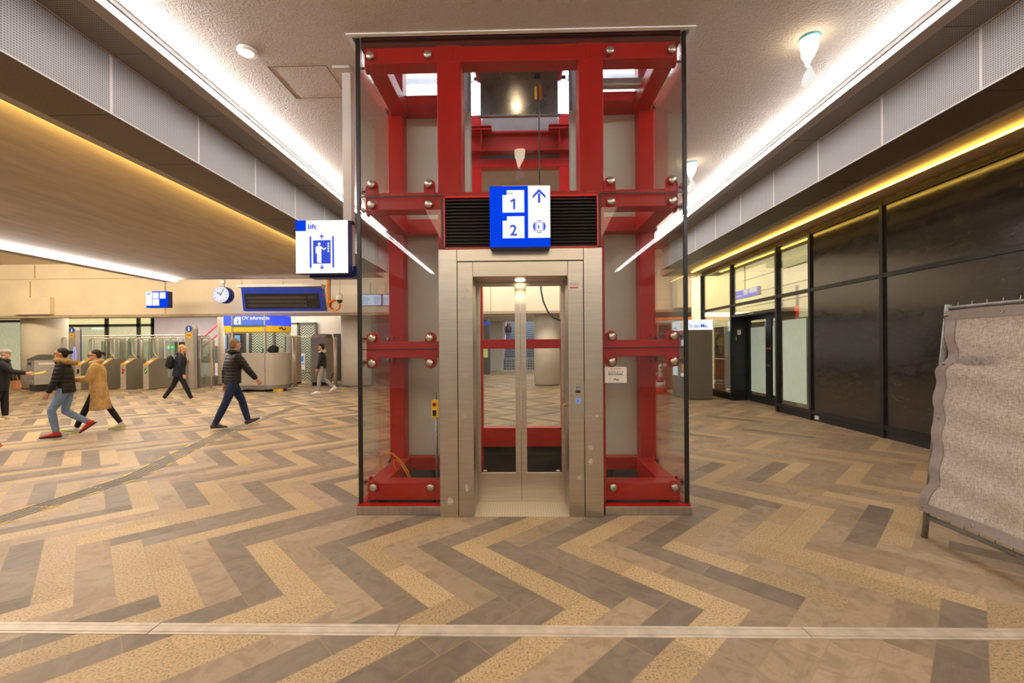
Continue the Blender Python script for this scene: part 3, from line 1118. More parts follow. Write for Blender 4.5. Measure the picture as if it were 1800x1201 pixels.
# call panel
cp = Frame((0, YP - .0005, 0), (1, 0, 0), (0, 0, 1))
cpx0, cpx1, cz0, cz1 = PXX(1003), PXX(1025), PZ(737), PZ(675)
pn = MB().box(cpx0, cpx1, YP + .0, YP + .0045, cz0, cz1)
pn = MB().box(cpx0, cpx1, YP - .002, YP + .004, cz0, cz1).build('call_panel', STEEL_H, lift, .001)
mx = (cpx0 + cpx1) / 2
fr2 = Frame((0, YP - .002, 0), (1, 0, 0), (0, 0, 1))
decal(pn, 'display', BLACK, fr2, [rect(mx - .021, PZ(691.5), mx + .021, PZ(687))], .0005)
MB().lathe([(.020, -.004), (.020, 0.0)], (mx, YP - .002, PZ(705)), 24, 'y').build('button_ring', emission('blue_button_ring', (.05, .25, 1, 1), 1.3), pn)
MB().lathe([(.002, -.007), (.012, -.007), (.012, 0.0)], (mx, YP - .002, PZ(705)), 20, 'y').build('button', STEEL_D, pn)
decal(pn, 'panel_lettering', NAVY, fr2, [rect(mx - .018 + k * .0075, PZ(682.5), mx - .013 + k * .0075, PZ(681)) for k in range(5)], .0005)
# key in the jamb
m = MB(); kx, kz = PC + OP - .004, EYE + (HORIZON - 716) * 4.2 / F
m.box(kx - .02, kx, 4.19, 4.20, kz - .01, kz + .015); m.lathe([(.004, -.03), (.016, -.028), (.016, .0)], (kx, 4.195, kz + .02), 14, 'x')
m.build('door_key', mat('brass_key', (.65, .48, .2, 1), .3, 1.0), lift)
# sticker on the jamb
st = thing('instruction_sticker', 'small white sticker with a red bar, top of the right steel door jamb', 'sticker', (PXX(1010), YP, PZ(511)))
sx0, sx1, sz0, sz1 = PXX(998.5), PXX(1022.5), PZ(510), PZ(495.5)
MB().box(sx0, sx1, YP + .001, YP + .0035, sz0, sz1).build('backing', PAPER, st)
frs = Frame((0, YP + .001, 0), (1, 0, 0), (0, 0, 1))
decal(st, 'red_bar', REDINK, frs, [rect(sx0 + .01, sz0 + .012, sx0 + .09, sz0 + .022)], .0003)
decal(st, 'fine_print', mat('grey_print', (.35, .33, .32, 1), .7), frs, [rect(sx0 + .01, sz1 - .018 - k * .009, sx0 + .10 - .02 * (k % 2), sz1 - .015 - k * .009) for k in range(3)], .0003)
# notice on the right glass
nt = thing('paper_notice', 'white printed notice taped to the right front glass of the lift', 'notice', (LX(1081), YG, LZ(674)))
nx0, nx1, nz0, nz1 = LX(1062, 4.117), LX(1100, 4.117), LZ(674, 4.117), LZ(646.5, 4.117)
MB().box(nx0, nx1, 4.1155, 4.1175, nz0, nz1).build('sheet', PAPER, nt)
frn = Frame((nx0, 4.1155, nz0), (1, 0, 0), (0, 0, 1))
nw, nh = nx1 - nx0, nz1 - nz0
text(nt, 'red_heading', REDINK, frn, 'Hij is uitgecheckt?', nw * .5, nh * .86, .0145, 'CENTER', .0006)
text(nt, 'notice_text', INK, frn, 'Bij gebruik van de lift', nw * .5, nh * .65, .0165, 'CENTER', .0006)
text(nt, 'notice_text', INK, frn, 'Boven inchecken', nw * .5, nh * .505, .0195, 'CENTER', .0006, bold=.0005)
decal(nt, 'fine_print', mat('grey_print', (.25, .23, .22, 1), .7), frn, [rect(nw * (.17 + .11 * k), nh * .43, nw * (.26 + .11 * k), nh * .445) for k in range(6)], .0004)
decal(nt, 'railway_logo', INK, frn, rail_logo(nw * .52, nh * .2, .05), .0004)

# stop switch on a conduit in the left bay, right of the cables
sw = thing('pit_stop_switch', 'yellow emergency stop switch on a grey conduit inside the left lift bay', 'switch', (LX(764, 4.5), 4.5, .1))
X_ = LX(763.5, 4.5)
MB().box(X_ - .03, X_ + .03, 4.47, 4.53, LZ(733, 4.5), LZ(702, 4.5)).build('housing', YELLOW_M, sw, .005)
MB().lathe([(.02, -.02), (.02, 0)], (X_, 4.47, LZ(710, 4.5)), 16, 'y').build('red_button', RED, sw)
MB().box(X_ - .02, X_ + .018, 4.462, 4.47, LZ(730, 4.5), LZ(720, 4.5)).build('black_socket', BLACK, sw)
MB().tube([(X_ + .01, 4.52, -.2), (X_ + .01, 4.52, LZ(690, 4.5))], .014, 10).build('conduit', ZINC, sw)
# orange cable loops
m = MB()
def loop(pts, r=.006):
    m.tube(pts, r, 8)
Yc = 4.62
def L2(px, py, y=Yc): return (LX(px, y), y, LZ(py, y))
for (off, dy) in ((0, 0), (3, .03)):
    loop([L2(681 + off, 851, Yc + dy), L2(671 + off, 835, Yc + dy), L2(664 + off, 815, Yc + dy), L2(664 + off, 801, Yc + dy), L2(671 + off, 795, Yc + dy), L2(686 + off, 797, Yc + dy), L2(701 + off, 811, Yc + dy), L2(712 + off, 830, Yc + dy), L2(717 + off * 3, 853, Yc + dy)])
loop([L2(709, 855), L2(697, 836), L2(689, 815), L2(691, 808), L2(699, 812), L2(712, 832), L2(726, 853)])
cb = m.build('orange_cable', mat('orange_cable_sheath', (0.75, 0.24, 0.02, 1), .45, vary=.08), None)
tag(cb, 'loops of orange cable standing inside the left lift bay', 'cable')

# ------------------------------------------------------------------ lift car parked above
car = thing('lift_car', 'steel lift car parked on the floor above, underside showing in the upper window', 'lift car', (0, 6.3, 4.84))
SHEET = mat('brushed_car_sheet', (0.34, 0.32, 0.31, 1), 0.28, 1.0, vary=.12, vscale=2)
zs0, zs1 = LZ(203, 6.3), LZ(142, 6.3)
MB().box(-.56, .54, 6.30, 6.32, zs0, zs1).build('toe_guard', SHEET, car)
MB().box(-.60, .58, 6.27, 6.33, zs0 - .02, zs0).build('toe_guard_rail', ZINC, car)
MB().box(-.60, .58, 4.9, 6.32, zs1, zs1 + .06).build('underside', SHEET, car)
MB().box(-.62, .60, 4.9, 6.4, zs1 + .06, 6.5).build('cabin_wall', mat('cabin_panel', (0.5, 0.5, 0.52, 1), .4), car)
MB().box(-.80, .78, 5.55, 5.9, zs1 + .02, zs1 + .10).build('sling_beam', BLACKFRAME, car)
MB().lathe([(.002, 0), (.03, 0), (.035, .012), (.002, .012)], (LX(910, 5.75), 5.75, zs1 - .012), 20).build('pit_lamp', LAMP_E, car)
lamp('pit_lamp_light', 'POINT', (LX(910, 5.75), 5.75, zs1 - .08), 3, (1, .8, .5), .03)
lx = LX(950, 5.2)
MB().tube([(lx, 5.2, LZ(132, 5.2)), (lx + .003, 5.2, LZ(240, 5.2)), (lx + .002, 5.2, 2.4)], .008, 8).build('travelling_cable', BLACK, car)
MB().box(lx - .05, lx + .02, 5.18, 5.22, LZ(138, 5.2), LZ(131, 5.2)).build('cable_clamp', BLACK, car)
MB().box(lx - .045, lx - .02, 5.17, 5.23, LZ(173, 5.2), LZ(155, 5.2)).build('yellow_tag', YELLOW_M, car)
MB().box(lx + .005, lx + .035, 5.17, 5.23, LZ(175, 5.2), LZ(152, 5.2)).build('orange_tag', mat('orange_tag', (.8, .25, .01, 1), .5), car)
# hanging black loop seen through the right door
hl = MB().tube([PY(950, 480, 6.8), PY(951, 510, 6.8), PY(955, 530, 6.8), PY(963, 548, 6.8), PY(973, 559, 6.8), PY(983, 563, 6.8), PY(1000, 564, 6.8)], .012, 8).build('hanging_cable', BLACK)
tag(hl, 'black cable hanging in a curve behind the right lift door', 'cable')

# ------------------------------------------------------------------ upper storey round the shaft
UPW = mat('upper_hall_wall', (0.62, 0.60, 0.68, 1), .7, vary=.05)
u = MB()
u.box(-4, -3.9, 4.75, 10, 4.76, 8.4); u.box(3.9, 4, 4.75, 10, 4.76, 8.4)
struct(u.build('wall_upper', UPW))
struct(MB().box(-4, 4, 9.9, 10, 4.76, 8.4).build('window_1', emission('upper_hall_daylight', (0.92, 0.95, 1.0, 1), 3.0)))
m = MB()
for x in (-2.6, -1.45, -.95, .95, 1.4, 2.6): m.box(x - .05, x + .05, 9.7, 9.8, 4.76, 8.4)
for z in (6.3, 7.4): m.box(-4, 4, 9.7, 9.8, z, z + .08)
struct(m.build('trim_6', mat('upper_window_frame', (0.45, 0.46, 0.5, 1), .5)))
struct(MB().box(-4, 4, 4.75, 10, 8.4, 8.5).build('ceiling_upper', UPW))
struct(MB().box(-4, 4, 4.4, 4.75, 4.76, 8.4).build('wall_upper_front', UPW))
# ================================================================== platform sign on the lift
YS = 3.88
a, b = PY(861, 435, YS), PY(967, 326, YS)
x0, x1, z0, z1 = a.x, b.x, a.z, b.z
sw_, sh_ = x1 - x0, z1 - z0
t = thing('platform_sign', 'lit blue and white platform sign with 1 and 2 above the lift doors', 'sign', (x0 + sw_ / 2, YS, z0))
MB().box(x0, x1, YS + .003, YS + .14, z0, z1).build('housing', NAVY, t, .003)
MB().box(x0 + .11, x1 - .09, YS + .05, 4.12, z1 - .01, z1 + .022).build('mounting_plate', mat('beige_mount', (.62, .52, .42, 1), .5), t)
fr = Frame((x0, YS + .003, z0), (1, 0, 0), (0, 0, 1))
MB().box(x0 + .001, x1 - .001, YS, YS + .003, z0 + .001, z1 - .001).build('blue_face', BLUE_E, t)
fr = Frame((x0, YS, z0), (1, 0, 0), (0, 0, 1))
def Q(u, v): return ((u - 563) / 602.0 * sw_, (750 - v) / 602.0 * sh_)
wp = [[Q(945, 662), Q(1164, 662), Q(1164, 149), Q(945, 149)],
      [Q(692, 410), Q(908, 410), Q(908, 190), Q(735, 190), Q(735, 237), Q(692, 237)],
      [Q(692, 663), Q(908, 663), Q(908, 447), Q(735, 447), Q(735, 490), Q(692, 490)]]
decal(t, 'white_panel', WHITE_E, fr, wp, .0005)
decal(t, 'digit', SIGNBLUE, fr, [[Q(798, 380), Q(818, 380), Q(818, 275), Q(801, 275), Q(768, 296), Q(776, 311), Q(798, 298)]], .003)
text(t, 'digit', SIGNBLUE, fr, '2', Q(799, 636)[0], Q(799, 636)[1], .132, 'CENTER', .003, bold=.002)
text(t, 'lettering', INK, fr, 'spoor', Q(745, 228)[0], Q(745, 228)[1], .021, 'LEFT', .003)
arrow = [[Q(1044, 318), Q(1066, 318), Q(1066, 225), Q(1044, 225)],
         [Q(1055, 182), Q(1119, 250), Q(1119, 275), Q(1055, 212)], [Q(1055, 182), Q(1055, 212), Q(991, 275), Q(991, 250)]]
decal(t, 'arrow', SIGNBLUE, fr, arrow, .003)
ic = []
def C(a0, a1, r=62): return [Q(1055 + r * math.cos(a), 552 - r * math.sin(a)) for a in [a0 + (a1 - a0) * k / 10 for k in range(11)]]
ic.append(C(math.radians(60), math.radians(120)))
ic.append(C(math.radians(240), math.radians(300)))
ic.append(C(math.radians(130), math.radians(230)))
ic.append(C(math.radians(-50), math.radians(50)))
ic += strip2d([Q(1025, 512), Q(1085, 512), Q(1085, 592), Q(1025, 592), Q(1025, 512)], .0035)
ic.append([Q(1040, 545), Q(1056, 545), Q(1056, 560), Q(1051, 560), Q(1051, 580), Q(1044, 580), Q(1044, 560), Q(1040, 560)])
ic.append([Q(1048 + 5 * math.cos(a), 538 + 5 * math.sin(a)) for a in [k * PI / 4 for k in range(8)]])
decal(t, 'lift_icon', SIGNBLUE, fr, ic, .003)

# ================================================================== lift sign on its hanger
YL = 4.45
a, b = PY(520, 481, YL), PY(611.3, 386.5, YL)
x0, x1, z0, z1 = a.x, b.x, a.z, b.z
sw_, sh_ = x1 - x0, z1 - z0
t = thing('lift_sign', 'lit white lift sign with a blue pictogram on a hanger left of the shaft', 'sign', (x0, YL, z0))
MB().box(x0, x1, YL + .003, YL + .12, z0, z1).build('housing', NAVY, t, .003)
MB().box(x0 + .08, x1 + .02, YL + .125, YL + .26, z0 - .025, z0 + .045).build('rear_rail', NAVY, t)
MB().box(x1 - .01, x1 + .09, YL + .16, YL + .30, z0 + .02, z0 + .10).build('bracket', NAVY, t)
px0, px1 = PY(607, 300, YL + .2).x, PY(622, 300, YL + .2).x
PALEPOST = mat('pale_grey_post', (0.52, 0.47, 0.43, 1), .5, vary=.04)
MB().box(px0, px1, YL + .13, YL + .22, z0 + .0, ZC).build('hanger_post', PALEPOST, t, .003)
MB().box(px0 - .07, px1 + .02, YL + .05, YL + .30, ZC - .03, ZC - .002).build('ceiling_plate', PALEPOST, t)
MB().box(x0 + .12, px1, YL + .13, YL + .2, z1 - .01, z1 + .03).build('top_rail', PALEPOST, t)
MB().box(x0 + .001, x1 - .001, YL, YL + .003, z0 + .001, z1 - .001).build('white_face', WHITE_E, t)
fr = Frame((x0, YL, z0), (1, 0, 0), (0, 0, 1))
def Q(u, v): return ((u - 120) / 548.0 * sw_, (714 - v) / 556.0 * sh_)
BP = BLUE_E
decal(t, 'blue_corner', BLUE_E, fr, [[Q(121, 270), Q(230, 270), Q(230, 159), Q(121, 159)]], .0005)
text(t, 'lettering', SIGNBLUE, fr, 'lift', Q(250, 250)[0], Q(250, 250)[1], .068, 'LEFT', .002, bold=.0012, sx=1.25)
def arr(cx, y_tip, sg):
    r = [[Q(cx - 5, y_tip + sg * 3), Q(cx + 5, y_tip + sg * 3), Q(cx + 5, y_tip + sg * 46), Q(cx - 5, y_tip + sg * 46)]]
    for s in (-1, 1):
        r.append([Q(cx, y_tip), Q(cx + s * 23, y_tip + sg * 23), Q(cx + s * 17, y_tip + sg * 30), Q(cx, y_tip + sg * 13)])
    return r
decal(t, 'arrow', SIGNBLUE, fr, arr(395, 310, 1), .001); decal(t, 'arrow', SIGNBLUE, fr, arr(395, 672, -1), .001)
decal(t, 'shaft_bar', SIGNBLUE, fr, [[Q(268, 655), Q(287, 655), Q(285, 328), Q(268, 330)]], .001)
decal(t, 'shaft_bar', SIGNBLUE, fr, [[Q(505, 655), Q(523, 655), Q(521, 326), Q(505, 326)]], .001)
decal(t, 'cabin_square', SIGNBLUE, fr, [[Q(305, 613), Q(487, 613), Q(487, 368), Q(305, 370)]], .001)
man = [[Q(369 + 15 * math.cos(a), 408 + 16 * math.sin(a)) for a in [k * PI / 8 for k in range(16)]],
       [Q(345, 600), Q(367, 606), Q(367, 515), Q(369, 515), Q(369, 606), Q(391, 606), Q(391, 430), Q(345, 430)],
       [Q(331, 505), Q(345, 505), Q(347, 430), Q(340, 430), Q(331, 442)],
       [Q(388, 429), Q(418, 458), Q(440, 442), Q(444, 452), Q(415, 474), Q(388, 452)]]
for yy in (405, 431, 457, 484):
    man.append([Q(464 + 10 * math.cos(a), yy + 10 * math.sin(a)) for a in [k * PI / 6 for k in range(12)]])
decal(t, 'white_figure', WHITE_E, fr, man, .003)

# ================================================================== small platform sign, clock, departure board
def hang_wire(parent, px, py0, py1, Y, r=.012, m=None):
    a, b = PY(px, py0, Y), PY(px, py1, Y)
    MB().tube([a, b], r, 8).build('hanger', m or ZINC, parent)
Ysg = 16.0
a, b = PY(257, 541, Ysg), PY(294, 512, Ysg)
t = thing('platform_sign', 'small lit blue sign with three white squares on the cream wall', 'sign', (a.x, Ysg, a.z))
MB().box(a.x, b.x, Ysg + .02, Ysg + .25, a.z, b.z).build('housing', NAVY, t, .01)
MB().box(a.x, b.x, Ysg, Ysg + .02, a.z, b.z).build('blue_face', BLUE_E, t)
w, h = b.x - a.x, b.z - a.z
fr = Frame((a.x, Ysg, a.z), (1, 0, 0), (0, 0, 1))
P_ = lambda u0, v0, u1, v1: rect(u0 * w, v0 * h, u1 * w, v1 * h)
decal(t, 'white_panel', WHITE_E, fr, [P_(.0, .12, .29, .99), P_(.32, .55, .60, .93), P_(.65, .55, .92, .93), P_(.32, .12, .62, .52)], .004, .006)
decal(t, 'arrow', SIGNBLUE, fr, [[(.07 * w, .80 * h), (.14 * w, .90 * h), (.22 * w, .80 * h)]], .012, .006)
hang_wire(t, 291, 488, 512, Ysg + .15, .01)

Ycl = 15.0
cc = PY(388.5, 518, Ycl)
t = thing('station_clock', 'round white station clock with blue rim showing five past ten', 'clock', (cc.x, Ycl, cc.z))
r = 14.8 * Ycl / F
MB().lathe([(r, -.0), (r, .28), (r - .02, .30)], (cc.x + .0, Ycl, cc.z), 40, 'y').build('blue_case', NAVY, t)
MB().lathe([(.002, -.012), (r * .955, -.012), (r * .955, 0)], (cc.x, Ycl, cc.z), 40, 'y').build('dial', emission('lit_clock_dial', (.95, .95, 1, 1), .95), t)
fr = Frame((cc.x, Ycl - .012, cc.z), (1, 0, 0), (0, 0, 1))
mk = []
for k in range(12):
    an = k * PI / 6
    mk.append([(math.sin(an) * q + math.cos(an) * ww, math.cos(an) * q - math.sin(an) * ww) for q, ww in ((r * .70, -.012), (r * .84, -.012), (r * .84, .012), (r * .70, .012))])
decal(t, 'hour_mark', SIGNBLUE, fr, mk, .002)
def hand(an, L, ww):
    return [(math.sin(an) * q + math.cos(an) * s, math.cos(an) * q - math.sin(an) * s) for q, s in ((-.15 * L, -ww), (L, -ww), (L, ww), (-.15 * L, ww))]
decal(t, 'hour_hand', INK, fr, [hand(math.radians(302), r * .52, .018)], .004)
decal(t, 'minute_hand', INK, fr, [hand(math.radians(31), r * .80, .013)], .006)
hang_wire(t, 394, 497, 506, Ycl + .15, .02)
q = PY(392, 496, Ycl + .15)
MB().box(q.x - .06, q.x + .06, Ycl + .1, Ycl + .2, q.z - .05, q.z + .06).build('junction_box', WHITE_PL, t)

Yb = 14.9
def bp(u, v, Y=Yb): return PY(360 + u / 1800 * 260, 480 + v / 831 * 120, Y)
t = thing('departure_board', 'long blue departure board with a dark blank screen, tilted under the cream wall', 'display board', bp(950, 462))
co = [bp(470, 462), bp(1450, 458), bp(1418, 180, Yb - .28), bp(440, 183, Yb - .28)]
dv = Vector((0, .22, .0))
MB().prism(co, dv).build('blue_case', mat('blue_board_case', (.006, .03, .33, 1), .4, vary=.08, emit=.12), t, fix=True)
def bil(u, v):
    A = co[0].lerp(co[1], u); B = co[3].lerp(co[2], u)
    return A.lerp(B, v)
nrm = (co[1] - co[0]).cross(co[3] - co[0]).normalized()
if nrm.y > 0: nrm = -nrm
def plate(name, m, u0, v0, u1, v1, off):
    return MB().prism([bil(u0, v0) + nrm * off, bil(u1, v0) + nrm * off, bil(u1, v1) + nrm * off, bil(u0, v1) + nrm * off], nrm * .006).build(name, m, t, fix=True)
plate('screen', mat('blank_screen', (.014, .010, .010, 1), .22, vary=.2), .035, .11, .955, .76, .004)
for k in range(3):
    plate('screen_row', mat('screen_row_grey', (.035, .032, .034, 1), .4, vary=.1), .06 + .003 * k, .52 - .17 * k, .80, .64 - .17 * k, .012)
plate('screen_row', mat('screen_row_grey', (.035, .032, .034, 1), .4), .82, .54, .925, .64, .012)
fr_m = MB()
e0, e1 = bp(420, 150, Yb - .1), bp(1455, 180, Yb - .02)
fr_m.box(e0.x, e1.x, Yb - .25, Yb + .1, e1.z + .02, e0.z)
fr_m.prism([bp(1425, 170, Yb - .1), bp(1445, 170, Yb - .1), bp(1492, 460, Yb + .2), bp(1462, 460, Yb + .2)], (0, .1, 0))
fr_m.build('grey_frame', mat('grey_board_frame', (.5, .46, .42, 1), .5), t, fix=True)
for px in (425, 497): hang_wire(t, px, 487, 503, Yb, .012)

# security camera and orange cable coil
Yk = 14.6
q = PY(597, 525, Yk)
t = thing('dome_camera', 'white dome security camera on a thin pole under the lift sign', 'camera', q)
hang_wire(t, 597, 480, 520, Yk, .022, WHITE_PL)
rr = 6 * Yk / F
MB().lathe([(rr * .5, .16), (rr * .9, .12), (rr, 0.06), (rr, -.03), (rr * .95, -.05)], (q.x, Yk, q.z), 24).build('housing', WHITE_PL, t)
MB().ell((q.x, Yk, q.z - .05), (rr * .8, rr * .8, rr * .95)).build('dome', BLACK, t)
m = MB()
Yo = 14.8
def oc(u, v): return PY(500 + u / 6.005, 360 + v / 6.005, Yo)
pts = [oc(478, 770), oc(462, 800), oc(458, 900), oc(460, 1000), oc(462, 1060)]
m.tube(pts, .045, 10)
ctr = oc(525, 1060)
for k in range(3):
    R_ = (58 - 4 * k) / 6.005 * Yo / F
    m.tube([ctr + Vector((R_ * math.cos(a), .05 * k, R_ * math.sin(a))) for a in [2 * PI * i / 28 for i in range(28)]], .03, 8, closed=True)
o = m.build('orange_cable_coil', mat('orange_cable_sheath', (.80, .27, .02, 1), .45, vary=.08))
tag(o, 'coil of orange cable hanging from the ceiling beside the dome camera', 'cable')
o = MB().tube([oc(485, 770), oc(482, 1100)], .015, 6).build('black_cable', BLACK)
tag(o, 'thin black cable hanging beside the orange coil', 'cable')

# two screens seen through the left glass
for (u0, u1, lab) in ((632, 671, 'lit departure screen seen through the left lift glass, the wider left one'), (672.5, 684, 'lit departure screen seen through the left lift glass, right of the wider one')):
    Yq = 14.2
    a, b = PY(u0, 538, Yq), PY(u1 + (6 if u1 > 680 else 0), 517, Yq)
    t = thing('departure_screen', lab, 'screen', (a.x, Yq, a.z))
    MB().box(a.x, b.x, Yq + .01, Yq + .12, a.z, b.z).build('housing', NAVY, t)
    MB().box(a.x + .02, b.x - .02, Yq, Yq + .012, a.z + .02, b.z - .02).build('screen', emission('screen_pale_blue', (.70, .82, 1, 1), 1.0), t)
    fr = Frame((a.x, Yq, a.z), (1, 0, 0), (0, 0, 1))
    ww, hh = b.x - a.x, b.z - a.z
    L = []
    for k in range(7):
        L.append(rect(ww * .08, hh * (.16 + .1 * k), ww * (.42 + .07 * math.sin(k * 5)), hh * (.19 + .1 * k)))
        L.append(rect(ww * .66, hh * (.16 + .1 * k), ww * .9, hh * (.19 + .1 * k)))
    decal(t, 'text_row', SIGNBLUE, fr, L, .003)
    hang_wire(t, (u0 + u1) / 2, 496, 518, Yq + .06, .015)
# ================================================================== black shopfront on the right
XS = 6.0
ZTOP, ZTR = 3.90, 2.70
MUL = [PX(px, 600, XS).y for px in (1232, 1286, 1366, 1425, 1552)] + [5.35, 3.4, 1.5, -.4, -2.3, -4.2, -6.1]
MUL[0] = 14.9
GLOSSBLACK = None
def scuffed_black():
    n = NT('scuffed_black_board')
    p = n.pos()
    mp = n.n('ShaderNodeMapping'); mp.inputs['Scale'].default_value = (1, 1.0, 2.6); n.l(p, mp.inputs[0])
    s = n.noise(mp.outputs[0], 2.6, 8, .72, 1.6)
    s2 = n.noise(p, 9.0, 5, .7, 2.5)
    f = n.math('MULTIPLY', n.ramp(s, .46, .70), n.ramp(s2, .38, .65))
    col = n.mix(n.math('MULTIPLY', f, .38), (0.014, 0.012, 0.011, 1), (0.15, 0.11, 0.08, 1))
    n.bsdf(col, n.ramp(s, .35, .7, .10, .20), 0.0, .9)
    return n.m
GB = scuffed_black()
sf = thing('shopfront', 'long black shopfront with glazed doors and blanked-out panels along the right side', 'shopfront', (XS, 6, 0))
for i, y in enumerate(MUL):
    MB().box(XS - .03, XS + .10, y - .035, y + .035, 0.0, ZTOP).build('mullion', BLACKFRAME, sf, .003)
for a, b in zip(MUL[:-1], MUL[1:]):
    i = MUL.index(a)
    q0, q1 = b + .036, a - .036
    MB().box(XS - .02, XS + .09, q0, q1, ZTR - .035, ZTR + .035).build('transom', BLACKFRAME, sf)
    MB().box(XS - .02, XS + .09, q0, q1, ZTOP - .05, ZTOP).build('top_rail', BLACKFRAME, sf)
    if i != 1:
        MB().box(XS - .02, XS + .09, q0, q1, .14, .21).build('bottom_rail', BLACKFRAME, sf)
        MB().box(XS + .01, XS + .05, q0, q1, .0, .139).build('kick_plate', mat('dull_black_kick', (.01, .01, .01, 1), .6, vary=.4, vscale=40), sf)
    if i >= 3:
        MB().box(XS + .01, XS + .03, q0, q1, .211, ZTR - .036).build('black_panel', GB, sf)
        MB().box(XS + .01, XS + .03, q0, q1, ZTR + .036, ZTOP - .051).build('black_panel', GB, sf)
    else:
        MB().box(XS + .02, XS + .03, q0, q1, ZTR + .036, ZTOP - .051).build('glass_pane', GLASS_T, sf)
        if i != 1:
            MB().box(XS + .02, XS + .03, q0, q1, .211, ZTR - .036).build('glass_pane', GLASS_T, sf)
FROST = mat('frosted_film', (0.50, 0.62, 0.50, 1), .45, vary=.04, emit=.14)
# frosted films
MB().box(XS + .012, XS + .016, MUL[3] + .16, MUL[2] - .20, .30, 2.13).build('frosted_film', FROST, sf)
MB().box(XS + .034, XS + .038, MUL[1] + .04, MUL[1] + .55, .30, 2.13).build('frosted_film', FROST, sf)
# recessed double door
ya, yb = MUL[2] + .05, MUL[1] - .05
XD = 6.42
zd = 2.36
for (y0, y1) in ((yb - .0, yb + .02), (ya - .02, ya)):
    MB().box(XS, XD, y0, y1, 0, zd + .1).build('door_reveal', BLACKFRAME, sf)
MB().box(XS - .02, XD, ya, yb, zd, zd + .07).build('door_header', BLACKFRAME, sf)
MB().box(XS - .03, XS - .02, (ya + yb) / 2 - .15, (ya + yb) / 2 + .12, zd + .01, zd + .05).build('door_sensor', STEEL_D, sf)
MB().box(XS + .02, XS + .03, ya, yb, zd + .071, ZTR - .036).build('glass_pane', GLASS_T, sf)
ym = (ya + yb) / 2
for (y0, y1, hs) in ((ya, ym - .004, 1), (ym + .004, yb, -1)):
    m = MB()
    for q in ((y0, y0 + .12, .01, zd), (y1 - .12, y1, .01, zd), (y0 + .12, y1 - .12, .01, .20), (y0 + .12, y1 - .12, zd - .10, zd)):
        m.box(XD, XD + .05, q[0], q[1], q[2], q[3])
    d = m.build('door_leaf', BLACKFRAME, sf)
    MB().box(XD + .02, XD + .03, y0 + .12, y1 - .12, .20, zd - .10).build('door_glass', GLASS_T, d)
    MB().box(XD + .012, XD + .016, y0 + .17, y1 - .17, .28, 2.06).build('frosted_film', FROST, d)
    yy = ym - hs * .06
    MB().box(XD - .006, XD, yy - .035, yy + .035, 1.46, 1.51).build('red_label', REDINK, d)
    MB().box(XD - .04, XD, yy - .015, yy + .015, 1.0, 1.08).build('handle', STEEL_D, d)
MB().box(XS + .10, XS + .108, yb - .008, yb - .0, 1.70, 1.82).build('white_notice', PAPER, sf)
w = PX(1303, 584, XS + .2)
MB().box(XS + .14, XS + .24, yb - .006, yb - .001, w.z - .07, w.z + .07).build('white_notice', PAPER, sf)
# header strip above and socket
MB().box(XS + .05, XS + .6, -8, 15, ZTOP + .001, ZTOP + .088).build('header_board', mat('scuffed_header_board', (.16, .11, .06, 1), .6, vary=.5, vscale=9), sf)
q = PX(1436, 741, XS)
MB().box(XS - .012, XS + .01, q.y - .05, q.y + .05, .04, .11).build('floor_socket', WHITE_PL, sf)
# shop interior
INN = mat("shop_cream_glow", (.80, .74, .47, 1), .7, vary=.05, emit=.75)  # emission in the cream stands in for the shop's room lighting
wi = MB()
wi.box(7.9, 8.0, 7.0, 16.0, 2.35, 4.6)
s_in = struct(wi.build('wall_shop_upper', INN))
m = MB()
for z in (2.9, 3.35, 3.85): m.box(7.885, 7.9, 7.0, 16.0, z, z + .03)
for y in (9.2, 11.4, 13.6): m.box(7.87, 7.9, y, y + .08, 2.35, 4.6)
struct(m.build('trim_7', mat('band_joint', (.45, .40, .26, 1), .7), s_in))
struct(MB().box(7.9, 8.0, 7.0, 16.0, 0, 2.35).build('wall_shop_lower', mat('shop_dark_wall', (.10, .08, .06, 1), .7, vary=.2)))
struct(MB().box(6.12, 8.0, 8.9, 9.0, 0, 4.0).build('wall_shop_side', mat('shop_side', (.05, .045, .04, 1), .8)))
struct(MB().box(6.12, 8.0, 16.0, 16.1, 0, 4.6).build('wall_shop_end', INN))
struct(MB().box(6.62, 8.0, 7, 16, 4.12, 4.2).build('ceiling_shop', INN))
# lit blue sign seen through the shop glass
Xb = 6.5
a, b = PX(1284, 529, Xb), PX(1331, 503, Xb)
t = thing('hanging_sign', 'lit blue sign with white squares behind the glass above the shop doors', 'sign', (Xb, a.y, a.z))
MB().box(Xb + .01, Xb + .1, b.y, a.y, a.z, b.z).build('housing', NAVY, t)
MB().box(Xb, Xb + .012, b.y, a.y, a.z, b.z).build('blue_face', emission('bright_blue_sign', (0.002, 0.05, .9, 1), 1.6), t)
fr = Frame((Xb, a.y, a.z), (0, -1, 0), (0, 0, 1))
ww, hh = a.y - b.y, b.z - a.z
P_ = lambda u0, v0, u1, v1: rect(u0 * ww, v0 * hh, u1 * ww, v1 * hh)
decal(t, 'white_square', WHITE_E, fr, [P_(.50, .55, .68, .97), P_(.72, .42, .97, .97), P_(.52, .32, .66, .50)], .004)
decal(t, 'white_lettering', WHITE_E, fr, [P_(.06 + .065 * k, .26, .11 + .065 * k, .38 + .06 * (k % 3 == 1)) for k in range(6)], .004)
MB().cyl((Xb + .05, (a.y + b.y) / 2, b.z), (Xb + .05, (a.y + b.y) / 2, 4.12), .015, 8).build('hanger', BLACKFRAME, t)
